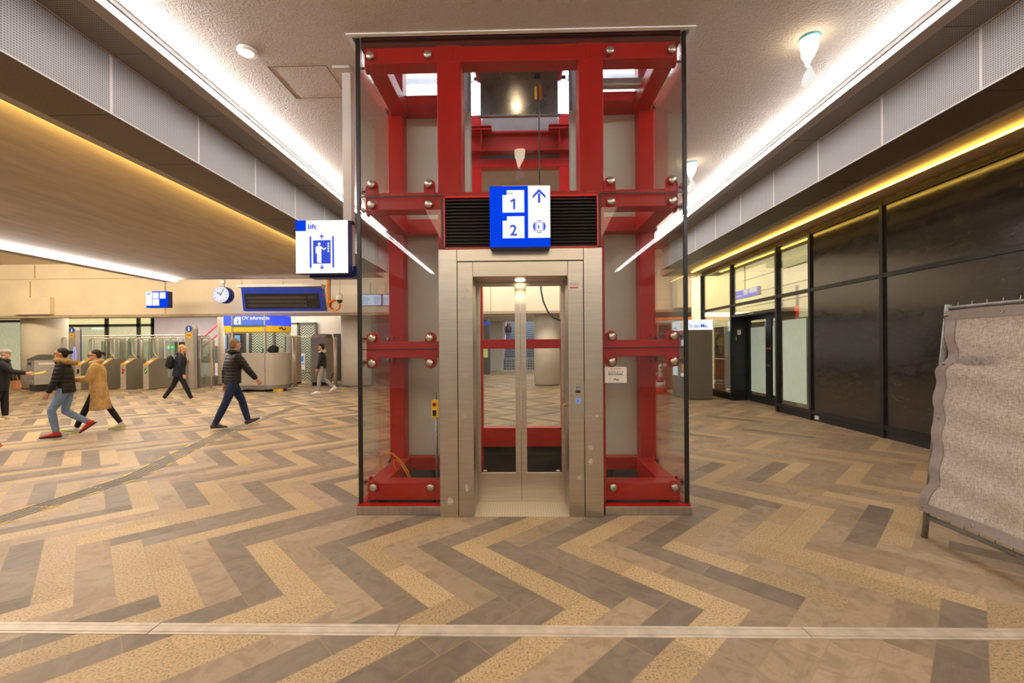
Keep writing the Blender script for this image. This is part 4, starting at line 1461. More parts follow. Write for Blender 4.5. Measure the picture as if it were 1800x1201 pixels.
# red neon behind the glass
q = PX(1398, 550, 6.6)
m = MB()
fr = Frame((6.6, q.y, q.z), (0, -1, 0), (0, 0, 1))
sh = [(-.16, .12), (-.05, .18), (.02, .10), (.10, .16), (.16, .12), (.07, -.02), (.04, -.24), (-.10, -.24), (-.06, -.02)]
t = thing('neon_sign', 'small red neon shape glowing behind the shop glass', 'neon sign', q)
decal(t, 'tube', emission('red_neon', (1, .03, .03, 1), 1.6), fr, [sh], 0, .02)
MB().box(6.62, 6.66, q.y - .03, q.y + .03, q.z - .2, 3.0).build('backing', BLACKFRAME, t)
# food poster and bread poster in the far pane
def poster(px0, px1, py0, py1, X, name, label):
    a, b = PX(px0, py1, X), PX(px1, py0, X)
    t = thing(name, label, 'poster', (X, a.y, a.z))
    MB().box(X, X + .02, b.y, a.y, a.z, b.z).build('panel', mat('dark_purple_print', (.045, .018, .03, 1), .4, vary=.5, vscale=5), t)
    fr = Frame((X, a.y, a.z), (0, -1, 0), (0, 0, 1))
    return t, fr, a.y - b.y, b.z - a.z
t, fr, ww, hh = poster(1255, 1274, 574, 630, 6.35, 'food_poster', 'dark poster of grilled bread and tomatoes behind the far shop pane')
BRD = mat('bread_print', (.55, .33, .12, 1), .6, vary=.35, vscale=18)
decal(t, 'bread', BRD, fr, [[(.15 * ww, .55 * hh), (.75 * ww, .78 * hh), (.85 * ww, .62 * hh), (.75 * ww, .20 * hh), (.55 * ww, .15 * hh), (.4 * ww, .4 * hh)], [(.02 * ww, .8 * hh), (.4 * ww, .95 * hh), (.5 * ww, .8 * hh), (.1 * ww, .62 * hh)]], .002)
decal(t, 'tomato', REDINK, fr, [circ(.55 * ww, .90 * hh, .09 * ww), circ(.42 * ww, .86 * hh, .07 * ww), circ(.1 * ww, .4 * hh, .08 * ww)], .005)
t, fr, ww, hh = poster(1255, 1274, 632, 690, 6.36, 'bread_poster', 'dim brown poster with round loaf under the food poster')
decal(t, 'loaf', mat('loaf_print', (.20, .17, .09, 1), .6, vary=.4, vscale=14), fr, [circ(.55 * ww, .22 * hh, .20 * hh)], .002)
decal(t, 'stripe', mat('stripe_print', (.16, .07, .02, 1), .6), fr, [rect(.05 * ww, hh * (.5 + .15 * k), .95 * ww, hh * (.58 + .15 * k)) for k in range(3)], .002)

# ================================================================== mesh-covered site fence in the right foreground
F0 = G(1625, 945)
tilt = Vector((.20, 0, 1.85)).normalized()
fu, fn = Vector((-.03, -1, 0)).normalized(), None
fr = Frame(F0, fu, tilt)
if fr.n.x > 0: pass
LN = 3.45
HT = 1.87
fence = thing('site_fence', 'leaning tubular site fence panel at the right edge, covered in mesh sheeting', 'fence', F0)
for u in (0, LN): MB().tube([fr.p(u, 0), fr.p(u, HT)], .021, 14).build('upright', ZINC, fence)
MB().tube([fr.p(.02, HT - .03), fr.p(LN, HT - .03)], .017, 12).build('top_tube', ZINC, fence)
MB().tube([fr.p(.02, .17), fr.p(LN, .17)], .017, 12).build('bottom_tube', ZINC, fence)
m = MB()
for k in range(30): m.tube([fr.p(.08 + k * .112, .17, .0), fr.p(.08 + k * .112, HT + .012, .0)], .0025, 6)
for k in range(8): m.tube([fr.p(.0, .3 + k * .2), fr.p(LN, .3 + k * .2)], .0022, 6)
m.build('wire_mesh', ZINC, fence)
side = -1.0 if fr.n.x > 0 else 1.0      # towards the hall (-x)
def edge(v):
    pts = [(0.0, -.045), (.02, -.043), (.08, -.02), (.17, .035), (.30, .03), (.45, .012), (.60, -.006), (.70, -.012), (.735, .03), (.76, .075), (.86, .045), (1.0, .005)]
    for (a, b) in zip(pts[:-1], pts[1:]):
        if v <= b[0]:
            f = (v - a[0]) / (b[0] - a[0]); f = f * f * (3 - 2 * f)
            return a[1] + (b[1] - a[1]) * f
    return 0
NU, NV = 90, 56
vs, fs = [], []
def bottom(u): return .205 + .03 * math.sin(u * 2.2) - .02 * min(1, u)
for j in range(NV + 1):
    v = j / NV
    for i in range(NU + 1):
        u = (i / NU) ** 1.25
        e = edge(v)
        uu = e * (1 - u) ** 6 + u * (LN - .02)
        zz = bottom(uu) + (HT - .055 - bottom(uu)) * v
        rip = .012 * math.sin(zz * 24 + 2.5 * math.sin(uu * 2.1)) * (0.4 + .6 * math.sin(uu * 1.7 + 1) ** 2) + .006 * math.sin(uu * 9 + zz * 3)
        rip += .012 * math.exp(-((v - .735) / .05) ** 2) * math.exp(-uu * 4)
        vs.append(fr.p(uu, zz, side * (.030 + rip)))
for j in range(NV):
    for i in range(NU):
        a = j * (NU + 1) + i
        fs.append((a, a + 1, a + NU + 2, a + NU + 1))
def mesh_cloth():
    n = NT('grey_mesh_sheeting')
    p = n.pos()
    mp = n.n('ShaderNodeMapping'); mp.inputs['Scale'].default_value = (1, 30, 200); n.l(p, mp.inputs[0])
    mq = n.n('ShaderNodeMapping'); mq.inputs['Scale'].default_value = (1, 220, 24); n.l(p, mq.inputs[0])
    wv = n.math('ADD', n.noise(mp.outputs[0], 1.0, 2), n.noise(mq.outputs[0], 1.0, 2))
    big = n.noise(p, 2.2, 5, .6)
    col = n.mix(n.ramp(wv, .7, 1.25), (.36, .30, .245, 1), (.72, .64, .56, 1))
    col = n.mix(n.ramp(big, .55, .8, 0, .35), col, (.30, .22, .14, 1))
    st = n.noise(p, 5.0, 2, .5, 3.0)
    col = n.mix(n.ramp(st, .68, .72, 0, .25), col, (.2, .14, .09, 1))
    n.bsdf(col, .85, 0, .15, n.bump(wv, .35, .002))
    return n.m
MB().add(vs, fs, True).build('mesh_sheet', mesh_cloth(), fence)
# hem band
hem = MB()
HB = mat('grey_hem_band', (.34, .29, .27, 1), .7, vary=.08, vscale=30)
def onsheet(u, v, off):
    e = edge(v); uu = e + u
    zz = bottom(uu) + (HT - .055 - bottom(uu)) * v
    rip = .012 * math.sin(zz * 24 + 2.5 * math.sin(uu * 2.1)) * (0.4 + .6 * math.sin(uu * 1.7 + 1) ** 2) + .006 * math.sin(uu * 9 + zz * 3)
    rip += .012 * math.exp(-((v - .735) / .05) ** 2) * math.exp(-uu * 4)
    return fr.p(uu, zz, side * (.030 + rip + off))
v_, f_ = [], []
for j in range(NV + 1):
    v_ += [onsheet(0, j / NV, .006), onsheet(.085, j / NV, .006)]
f_ = [(2 * j, 2 * j + 1, 2 * j + 3, 2 * j + 2) for j in range(NV)]
hem.add(v_, f_, True)
for (va, vb) in ((0, .045), (.955, 1.0)):
    v_ = []
    for i in range(60):
        u = i / 59 * 3.3
        v_ += [onsheet(u, va, .007), onsheet(u, vb, .007)]
    hem.add(v_, [(2 * i, 2 * i + 1, 2 * i + 3, 2 * i + 2) for i in range(59)], True)
hem.build('hem_band', HB, fence)
m = MB()
for (u, v) in ((.035, .985), (.035, .735), (.035, .47), (.035, .02), (.45, .975), (.95, .975), (.45, .02), (.95, .02)):
    c = onsheet(u, v, .010)
    m.tube([c + fr.u * (.009 * math.cos(a)) + fr.v * (.009 * math.sin(a)) for a in [k * PI / 6 for k in range(12)]], .003, 6, closed=True)
m.build('eyelet', STEEL, fence)
m = MB()
for v, u in ((.975, .03), (.735, .05)):
    m.tube([onsheet(u - edge(v) * 0, v, .012), fr.p(-.03, bottom(0) + (HT - .055 - bottom(0)) * v, side * .02), fr.p(-.045, bottom(0) + (HT - .055 - bottom(0)) * v, -side * .02)], .004, 6)
m.build('cable_tie', BLACK, fence)
tf = Frame(fr.p(0, 0, side * .055), fr.u, fr.v)
if side < 0: pass
text(fence, 'faded_lettering', mat('faded_grey_print', (.36, .31, .31, 1), .8, vary=.2, vscale=30), Frame(fr.p(.17, 1.405, side * .064), fr.u, fr.v) if True else tf, 'HERAS', 0, 0, .075, 'LEFT', 0, bold=.003, sx=1.25)
# ================================================================== kiosk behind the right glass edge
g0 = G(1253, 703)
Yk0 = g0.y
xk1 = g0.x
xk0 = PY(1209, 700, Yk0).x
zk = PY(1230, 580, Yk0).z
zk2 = PY(1230, 562, Yk0).z
dk = 1.25
ko = thing('kiosk', 'brown and grey kiosk with lit white sign band beyond the right glass edge', 'kiosk', (xk0, Yk0, 0))
MB().box(xk0, xk1, Yk0, Yk0 + dk, .02, zk - .0).build('body', mat('kiosk_brown', (.155, .125, .09, 1), .5, vary=.05), ko, .005)
MB().box(xk0 - .02, xk0 - .001, Yk0 + .01, Yk0 + dk, .02, zk).build('side_panel', mat('kiosk_grey', (.13, .13, .13, 1), .4, vary=.05), ko)
MB().box(xk0 - .02, xk1 + .01, Yk0 - .01, Yk0 + dk, zk + .003, zk2).build('light_box', emission('kiosk_light_box', (.95, .98, 1, 1), 1.05), ko)
MB().box(xk0, xk1, Yk0 + .03, Yk0 + dk, 0, .02).build('foot', BLACK, ko)
frk = Frame((xk0, Yk0 - .01, zk), (1, 0, 0), (0, 0, 1))
hb = zk2 - zk
text(ko, 'lettering', SIGNBLUE, frk, "'n to-Me", .04, hb * .22, .155, 'LEFT', .003, bold=.001)
frs2 = Frame((xk0 - .02, Yk0 + dk, zk), (0, -1, 0), (0, 0, 1))
decal(ko, 'orange_mark', mat('orange_logo', (.9, .45, .02, 1), .5, emit=.5), frs2, [circ(.82, hb * .62, .06), rect(.78, hb * .2, .86, hb * .45)], .003)
decal(ko, 'blue_lettering', SIGNBLUE, frs2, [rect(.1 + .07 * k, hb * .2, .145 + .07 * k, hb * .38) for k in range(5)], .003)
def kp(py): return PY(1195, py, Yk0 + .6).z
decal(ko, 'white_notice', emission('notice_white', (.9, .95, 1, 1), .9), Frame((xk0 - .02, Yk0 + dk, 0), (0, -1, 0), (0, 0, 1)), [rect(.05, kp(661), .48, kp(640)), rect(.80, kp(608), 1.1, kp(592)), rect(.75, kp(661), 1.15, kp(655))], .003)
decal(ko, 'orange_notice', mat('orange_notice', (.9, .3, .02, 1), .5, emit=.4), Frame((xk0 - .02, Yk0 + dk, 0), (0, -1, 0), (0, 0, 1)), [[(.86, kp(653)), (.95, kp(653)), (1.02, kp(638)), (.84, kp(638))]], .003)
decal(ko, 'lock_plate', STEEL, Frame((xk0 - .02, Yk0 + dk, 0), (0, -1, 0), (0, 0, 1)), [circ(.60, kp(659), .05), rect(.57, kp(665), .62, kp(662))], .003)

# traffic cone
g = G(1161, 692)
t = thing('traffic_cone', 'red and white traffic cone with tape round its tip, behind the right glass', 'cone', g)
RC = mat('cone_orange_red', (.62, .06, .03, 1), .5, vary=.1)
WC = mat('cone_white_band', (.75, .72, .68, 1), .5)
MB().box(g.x - .26, g.x + .26, g.y - .26, g.y + .26, 0, .05).build('base', RC, t, .02)
def cr(z): return .20 - .165 * (z - .05) / .70
for (za, zb, mm) in ((.05, .22, RC), (.22, .38, WC), (.38, .55, RC), (.55, .75, WC)):
    MB().lathe([(cr(za), za), (cr(zb), zb)], (g.x, g.y, 0), 24).build('band', mm, t)
m = MB(); m.ell((g.x, g.y, .86), (.07, .07, .13)); m.tube([(g.x + .02, g.y - .03, .78), (g.x - .15, g.y - .05, .64), (g.x - .36, g.y - .05, .58)], [.02, .025, .015], 8)
m.build('tape_bundle', WC, t)
MB().ell((g.x, g.y - .05, .87), (.05, .04, .035)).build('red_tape', RC, t)

# orange hoarding with rental board, far right hall
YH = 16.2
a, b = PY(1140, 690, YH), PY(1181, 628, YH)
t = thing('timber_hoarding', 'orange brown plank hoarding behind the traffic cone', 'hoarding', (a.x, YH, 0))
m = MB()
nP = 7
for k in range(nP):
    z0 = 0.02 + (b.z) * k / nP
    m.box(a.x - 1.2, b.x + 1.2, YH, YH + .04, z0, z0 + b.z / nP - .015)
m.build('planks', mat('orange_plank', (.33, .10, .035, 1), .6, vary=.3, vscale=5), t)
MB().box(a.x - 1.2, b.x + 1.2, YH + .04, YH + .08, 0, b.z).build('backing', BLACK, t)
frh = Frame((PY(1147, 676, YH).x, YH, PY(1147, 676, YH).z), (1, 0, 0), (0, 0, 1))
wd = PY(1169, 676, YH).x - frh.o.x
hd = PY(1147, 668, YH).z - frh.o.z
decal(t, 'name_board', WHITE_PL, frh, [rect(0, 0, wd, hd)], .003)
text(t, 'lettering', INK, frh, 'Boels', wd * .03, hd * .18, hd * .95, 'LEFT', .006, bold=.004, sx=.9)
decal(t, 'small_plate', WHITE_PL, Frame((PY(1165, 644, YH).x, YH, PY(1165, 644, YH).z), (1, 0, 0), (0, 0, 1)), [rect(0, 0, .13, .1)], .003)
# orange beam + shelving behind
YO = 16.0
a, b = PY(1146, 567, YO), PY(1216, 559, YO)
o = MB().prism([PY(1146, 565, YO), PY(1216, 561, YO), PY(1216, 557, YO), PY(1146, 559, YO)], (0, .1, 0)).build('orange_beam', mat('orange_beam_paint', (.85, .22, .02, 1), .5), fix=True)
tag(o, 'thin orange rail above the shelving beyond the right glass', 'rail')
a, b = PY(1146, 620, 16.6), PY(1250, 566, 16.6)
t = thing('shelving_rack', 'dim metal shelving rack behind the kiosk', 'rack', (a.x, 16.7, 0))
MB().box(a.x - .4, b.x, 16.9, 16.95, 0, b.z).build('back_panel', mat('rack_back', (.16, .14, .12, 1), .6, vary=.3, vscale=3), t)
m = MB()
for z in (.6, 1.15, 1.6, 2.0, 2.35): m.box(a.x - .4, b.x, 16.6, 16.9, z, z + .04)
m.build('shelf', STEEL_D, t)
m = MB()
for k in range(5): m.box(a.x - .3 + k * .5, a.x - .26 + k * .5, 16.58, 16.62, 0, b.z)
m.build('upright', mat('orange_upright', (.6, .2, .03, 1), .5), t)
# cable drooping from the ceiling near the shopfront
o = MB().tube([PY(1206, 478, 15.4), PY(1213, 488, 15.4), PY(1224, 487, 15.4), PY(1233, 474, 15.4)], .012, 8).build('drooping_cable', BLACK)
tag(o, 'thin black cable drooping near the top of the far shop corner', 'cable')
# ================================================================== rear hall, windows, stairs
YR = 24.0
xr = lambda px: PY(px, 600, YR).x
struct(MB().box(xr(268), xr(400), YR, YR + .3, 0, 3.34).build('wall_rear_left', LAV))
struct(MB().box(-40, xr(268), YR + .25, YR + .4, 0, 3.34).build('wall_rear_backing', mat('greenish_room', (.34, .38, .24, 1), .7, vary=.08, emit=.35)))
DARKFR = mat('dark_window_frame', (.06, .055, .05, 1), .5)
WY = emission('yellow_lit_glass', (1, .86, .40, 1), .95, .12)
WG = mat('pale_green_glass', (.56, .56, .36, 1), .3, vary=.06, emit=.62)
def window(n, px0, px1, pys, mids, label):
    zt = 3.34
    zm = PY(px0, pys, YR).z
    m = MB()
    for px in (px0, px1) + tuple(mids):
        x = xr(px); m.box(x - .10, x + .10, YR, YR + .14, 0, zt)
    m.box(xr(px0), xr(px1), YR, YR + .13, zm - .07, zm + .07)
    m.box(xr(px0), xr(px1), YR, YR + .13, 0, .3)
    f = struct(m.build('window_%d' % n, DARKFR))
    struct(MB().box(xr(px0), xr(px1), YR + .06, YR + .08, zm, zt).build('pane_upper', WY, f))
    struct(MB().box(xr(px0), xr(px1), YR + .06, YR + .08, .3, zm).build('pane_lower', WG, f))
    return f
window(2, -120, 48, 566, (-40,), '')
window(3, 112, 268, 573, (187, 243), '')
# white interior lines in the window
o = MB().box(xr(162), xr(182), YR - .02, YR, PY(160, 579, YR).z, PY(160, 577, YR).z).build('trim_8', emission('window_tube', (.8, .95, .9, 1), 1.2))
struct(o)
# left staircase with red handrails
YS2 = 21.0
t = thing('staircase', 'stairs with two red handrails rising beyond the ticket gates', 'stairs', PY(340, 640, YS2))
m = MB()
for k in range(9):
    a, b = PY(352 + k * 4, 640, YS2), PY(392, 632 - k * 6, YS2)
    m.box(a.x, b.x + .5, YS2 + k * .1, YS2 + 1.2, max(0, b.z - .17), b.z)
m.build('steps', mat('dark_grey_step', (.10, .10, .12, 1), .6, vary=.2), t)
RR = mat('pinkish_red_rail', (.70, .05, .08, 1), .4, vary=.08)
for (dy) in (0, 17):
    MB().tube([PY(322, 624 + dy, YS2), PY(400, 556 + dy, YS2)], .04, 8).build('handrail', RR, t)
for px in (345, 372):
    MB().tube([PY(px, 606 + (345 - px) * .8, YS2), PY(px, 650 + (345 - px) * .5, YS2)], .03, 8).build('post', ZINC, t)
# rear white wall and dark patterned window right of the booth
struct(MB().box(PY(400, 600, 22).x, PY(600, 600, 22).x, 22, 22.2, 0, 3.34).build('wall_rear_mid', mat('warm_white_wall', (.62, .56, .50, 1), .7, vary=.04)))
def mesh_mat():
    n = NT('zigzag_grille')
    sp = n.n('ShaderNodeSeparateXYZ'); n.l(n.pos(), sp.inputs[0])
    zig = n.math('ABSOLUTE', n.math('SUBTRACT', n.math('FRACT', n.math('DIVIDE', sp.outputs[0], .42)), .5))
    st = n.math('FRACT', n.math('DIVIDE', n.math('ADD', sp.outputs[2], n.math('MULTIPLY', zig, .40)), .13))
    d = n.math('LESS_THAN', st, .45)
    n.bsdf(n.mix(d, (.40, .42, .34, 1), (.05, .05, .045, 1)), .5, 0, .4)
    return n.m
a, b = PY(440, 660, 21.9), PY(556, 567, 21.9)
wdw = struct(MB().box(a.x, b.x, 21.92, 21.99, 0, b.z).build('window_4', mesh_mat()))
m = MB()
for px in (440, 482, 507, 525, 556):
    x = PY(px, 600, 21.9).x; m.box(x - .05, x + .05, 21.85, 21.92, 0, b.z)
m.box(a.x, b.x, 21.85, 21.92, b.z - .09, b.z)
struct(m.build('trim_9', DARKFR, wdw))
struct(MB().box(PY(508, 600, 21.9).x, PY(524, 600, 21.9).x, 21.86, 21.9, 0, b.z - .1).build('pane', mat('grey_green_pane', (.42, .45, .38, 1), .3), wdw))
struct(MB().box(PY(586, 600, 21.5).x, PY(640, 600, 21.5).x, 21.5, 22.2, 0, 2.3).build('wall_rear_dark', mat('dark_recess', (.05, .045, .04, 1), .7)))
# hall far beyond the lift: pier, stairs, person
YW = 30.0
struct(MB().box(PY(862, 600, YW).x, PY(884, 600, YW).x, YW, YW + .8, 0, 3.34).build('wall_pier', mat('white_pier', (.62, .60, .58, 1), .7, vary=.04)))
st = thing('wide_staircase', 'wide blue grey stairs with pink handrail seen through the lift doors', 'stairs', G(912, 650))
ys0 = G(912, 650).y
STEP = mat('blue_grey_step', (.17, .19, .24, 1), .6, vary=.2, vscale=5)
NOSE = mat('pale_step_nosing', (.45, .50, .56, 1), .6)
xa, xb = PY(884, 600, ys0).x, PY(944, 600, ys0).x
m, nz = MB(), MB()
for k in range(22):
    z = .17 * k
    m.box(xa, xb, ys0 + k * .29, ys0 + k * .29 + .4, 0, z + .17)
    nz.box(xa, xb, ys0 + k * .29 - .01, ys0 + k * .29 + .05, z + .14, z + .175)
m.build('steps', STEP, st); nz.build('nosing', NOSE, st)
MB().tube([(xa + .06, ys0 - .3, .75), (xa + .06, ys0 + 6.4, 4.5)], .06, 8).build('handrail', mat('pink_rail', (.75, .28, .38, 1), .4), st)
MB().box(xa + .04, xa + .08, ys0, ys0 + 6, .2, .3).build('stringer', mat('pink_rail2', (.6, .25, .33, 1), .4), st)
m = MB()
for k in range(13): x = xa + .25 + k * .18; m.box(x, x + .05, ys0 - .8, ys0 - .75, .02, .82)
m.box(xa + .2, xb, ys0 - .8, ys0 - .75, .78, .84)
o = m.build('low_railing', mat('pale_railing', (.55, .55, .52, 1), .5)); tag(o, 'low pale railing at the foot of the wide stairs', 'railing')
struct(MB().box(-16, 12, 45, 45.2, 0, 9).build('wall_far', mat('far_blue_wall', (.35, .37, .42, 1), .7)))
a, b = PY(846, 650, 26), PY(860, 562, 26)
t = thing('ticket_machine', 'dark ticket machine with a blue top seen through the left lift door', 'ticket machine', (a.x, 26, 0))
MB().box(a.x, b.x, 26, 26.6, .02, b.z).build('body', mat('machine_dark', (.07, .065, .06, 1), .4), t, .02)
MB().box(a.x, b.x, 25.98, 26.0, b.z - .35, b.z - .1).build('blue_top', mat('blue_machine_top', (.01, .06, .4, 1), .4, emit=.3), t)
MB().box(a.x + .1, b.x - .1, 25.97, 26.0, 1.0, 1.5).build('screen', emission('machine_screen', (.9, .8, .3, 1), .5), t)

# ================================================================== ticket gates
GY = G(217, 685.5).y
TUBE = mat('bright_gate_tube', (.66, .58, .48, 1), .35, .4, vary=.06)
GFACE = mat('gate_front_face', (.58, .52, .46, 1), .42, .5, vary=.05)
GSIDE = mat('gate_side_sheet', (.36, .32, .27, 1), .42, .5, vary=.10, stretch=(1, 8, 1))
ORANGE = mat('gate_orange_top', (.80, .36, .01, 1), .45, vary=.08, emit=.15)
def gate(px, label, sign):
    g = PY(px, 686, GY)
    t = thing('ticket_gate', label, 'ticket gate', (g.x, GY, 0), 0, 'ticket gates in a row')
    x, w = g.x, .105
    h1, h2 = .98, 1.22
    m = MB()
    prof = [(GY, .02), (GY, h1), (GY + .12, h1 + .06), (GY + .42, h2), (GY + .95, h2), (GY + .95, .02)]
    m.prism([(x - w, p[0], p[1]) for p in prof], (2 * w, 0, 0))
    m.build('cabinet', GSIDE, t, fix=True)
    MB().box(x - w - .004, x + w + .004, GY - .012, GY - .001, .02, h1).build('front_face', GFACE, t)
    m = MB(); m.prism([(x - w, GY - .008, h1 + .005), (x - w, GY + .12, h1 + .068), (x - w, GY + .42, h2 + .008), (x - w, GY + .42, h2 + .018), (x - w, GY + .10, h1 + .085), (x - w, GY - .012, h1 + .03)], (2 * w, 0, 0))
    tp = m.build('reader_top', ORANGE, t, fix=True)
    d = Vector((0, .3, h2 - h1 - .06)).normalized()
    nn = Vector((0, -d.z, d.y))
    for (f, mm, hw) in ((.28, emission('reader_white', (.8, .9, 1, 1), .9), .055), (.72, mat('reader_screen', (.2, .3, .12, 1), .3, emit=.3), .045)):
        c = Vector((x, GY + .11, h1 + .08)) + d * .34 * f
        MB().obox(c + nn * .006, (hw, 0, 0), d * .05, nn * .006).build('reader_window', mm, tp)
    # arrow / cross light
    fr = Frame((x, GY - .012, h1 - .24), (1, 0, 0), (0, 0, 1))
    ip = decal(t, 'indicator', BLACK, fr, [[(-.045, -.10), (.01, -.10), (.05, -.04), (.05, .06), (.03, .09), (-.045, .09)]], .001)
    if sign == 'x':
        decal(ip, 'red_cross', emission('red_cross_light', (1, .02, .02, 1), 1.3), fr, strip2d([(-.03, -.04), (.035, .05)], .028) + strip2d([(-.03, .05), (.035, -.04)], .028), .004)
    elif sign == 'v':
        decal(ip, 'green_arrow', emission('green_arrow_light', (.25, 1, .02, 1), 1.2), fr, strip2d([(.04, .06), (-.02, -.02)], .028) + [[(-.035, -.05), (.03, -.045), (-.03, .03)]], .004)
    # plinth and glass wing behind
    MB().box(x - w, x + w, GY + .951, GY + 2.1, .0, .42).build('rear_plinth', GSIDE, t)
    MB().box(x - .01, x + .01, GY + .97, GY + 2.0, .421, 1.95).build('glass_wing', GLASS_G, t)
    zt = 2.07
    def arch(y0, y1, z0, rr=.12):
        pts = [(x, y0, z0), (x, y0, zt - rr)] + [(x, y0 + rr - rr * math.cos(a), zt - rr + rr * math.sin(a)) for a in (PI / 6, PI / 3, PI / 2)]
        pts += [(x, y1 - rr + rr * math.sin(a), zt - rr + rr * math.cos(a)) for a in (0, PI / 6, PI / 3, PI / 2)] + [(x, y1, z0)]
        return pts
    MB().tube(arch(GY + .60, GY + 1.98, 1.2 if False else .42), .026, 8).build('side_frame', TUBE, t)
    # swing leaves across the lane on both sides
    for s in (-1, 1):
        y = GY + .85 + (.30 if s > 0 else 0)
        x0_, x1_ = x + s * .05, x + s * .40
        pts = [(x0_, y, 1.05), (x0_, y, zt - .1), (x0_ + s * .05, y, zt - .02), (x0_ + s * .09, y, zt), (x1_ - s * .12, y, zt), (x1_ - s * .04, y, zt - .03), (x1_, y, zt - .12), (x1_, y, 1.50), (x1_ - s * .03, y, 1.42), (x0_ + s * .10, y, 1.16), (x0_, y, 1.05)]
        MB().tube(pts, .022, 8).build('swing_leaf', TUBE, t)
        MB().box(x0_ + s * .03, x1_ - s * .02, y - .005, y + .005, 1.35, zt - .03).build('leaf_glass', GLASS_G, t)
        pts = [(x0_ + s * .02, y + .12, .5), (x1_ - s * .05, y + .12, .45), (x1_, y + .12, .55), (x1_, y + .12, 1.2)]
        MB().tube(pts, .018, 8).build('lower_leaf', TUBE, t)
    return t
gate(138, 'ticket gate with lit reader, left of the woman in the beige coat', '')
gate(177.5, 'ticket gate mostly hidden behind the woman in the beige coat', '')
gate(217, 'ticket gate with a red cross light', 'x')
gate(257, 'ticket gate with a green arrow light', 'v')
gate(316, 'ticket gate standing behind the blonde walking woman', '')
# tall glass screens with top rails around the gates
def screen(px0, px1, Y, zt, label, posts):
    a, b = PY(px0, 600, Y), PY(px1, 600, Y)
    t = thing('glass_barrier', label, 'glass barrier', ((a.x + b.x) / 2, Y, 0))
    MB().box(a.x, b.x, Y - .006, Y + .006, .15, zt - .05).build('glass_pane', GLASS_G, t)
    MB().tube([(a.x, Y, 0), (a.x, Y, zt - .1), (a.x + .03, Y, zt - .03), (a.x + .1, Y, zt), (b.x - .1, Y, zt), (b.x - .03, Y, zt - .03), (b.x, Y, zt - .1), (b.x, Y, 0)], .03, 10).build('tube_frame', TUBE, t)
    for p in posts:
        x = PY(p, 600, Y).x
        MB().tube([(x, Y, 0), (x, Y, zt)], .025, 8).build('post', TUBE, t)
    return t
screen(110, 352, GY + 2.3, 2.22, 'long glass barrier with tube rail behind the row of ticket gates', (140, 168, 196, 224, 250, 276, 300, 326))
screen(340, 371, GY + .8, 2.12, 'narrow glass barrier between the right info post and the pale column', (352,))
screen(108, 118, GY + .5, 2.1, 'short glass barrier left of the first ticket gate', ())

# exit sign on gate frame
q = PY(302, 610, GY + 1.2)
t = thing('exit_sign', 'small green lit exit sign above the ticket gates', 'sign', q)
MB().box(q.x - .12, q.x + .12, q.y, q.y + .06, q.z - .10, q.z + .06).build('green_face', emission('exit_green', (.02, .75, .12, 1), 1.1), t)
fr = Frame((q.x, q.y, q.z), (1, 0, 0), (0, 0, 1))
decal(t, 'white_pictogram', WHITE_E, fr, [rect(-.09, -.07, -.03, .03), rect(.0, -.02, .06, .0), rect(.03, -.05, .05, .03)], .003)
MB().box(q.x + .13, q.x + .62, q.y - .01, q.y + .05, q.z - .60, q.z + .2).build('dark_gate_panel', mat('dark_gate_panel', (.05, .055, .05, 1), .3), t)
MB().tube([(q.x, q.y + .03, q.z - .1), (q.x, q.y + .03, 0)], .02, 8).build('post', TUBE, t)

# info posts
def info_post(px, py_top, py_base, Y, wpx, label):
    b = PY(px, py_base, Y); top = PY(px, py_top, Y)
    w = wpx * Y / F / 2
    t = thing('info_post', label, 'info post', (b.x, Y, 0))
    hz = top.z - w
    pts = [(b.x - w, Y, 0), (b.x + w, Y, 0), (b.x + w, Y, hz)] + [(b.x + w * math.cos(a), Y, hz + w * math.sin(a)) for a in [PI * k / 12 for k in range(1, 12)]] + [(b.x - w, Y, hz)]
    MB().prism(pts, (0, .22, 0)).build('body', mat('post_pale_grey', (.50, .46, .42, 1), .4, .3, vary=.05), t, fix=True)
    pts2 = [(p[0] + .0, p[1] + .22, p[2]) for p in pts]
    pts2 = [(p[0], Y + .221, p[2]) for p in pts]
    MB().prism(pts2, (0, .05, 0)).build('blue_back', NAVY, t, fix=True)
    fr = Frame((b.x, Y, hz), (1, 0, 0), (0, 0, 1))
    r = w * .74
    dsc = decal(t, 'info_disc', mat('info_disc_blue', (.01, .07, .45, 1), .5, emit=.3), fr, [circ(0, 0, r)], .003)
    decal(dsc, 'letter_i', WHITE_E, fr, [rect(-.22 * r, -.6 * r, .2 * r, .2 * r), circ(0, .48 * r, .2 * r, 10)], .006)
    d2 = decal(t, 'logo_disc', mat('logo_disc_orange', (.85, .42, .01, 1), .5, emit=.25), fr, [circ(0, -2.0 * r, r * .95)], .003)
    decal(d2, 'disc_mark', INK, fr, rail_logo(0, -2.0 * r, r * 1.3), .006)
    decal(t, 'lower_plate', GFACE, fr, [rect(-w * 1.1, -hz + .02, w * 1.1, -hz + .9)], .01, .02)
    return t
info_post(333, 571, 686, GY + .35, 15, 'info post with blue i disc right of the ticket gates')
ip = info_post(127, 575, 686, GY + 1.0, 12, 'info post with blue i disc behind the left ticket gates')
m = MB()
q = PY(131, 626, GY + .6)
m.tube([q + Vector((.055 * math.cos(a), 0, .33 * math.sin(a) if abs(math.sin(a)) < .9 else .36 * math.sin(a))) for a in [2 * PI * k / 24 for k in range(24)]], .018, 8, closed=True)
m.build('light_ring', emission('violet_light_ring', (.30, .36, 1, 1), 1.3), ip)

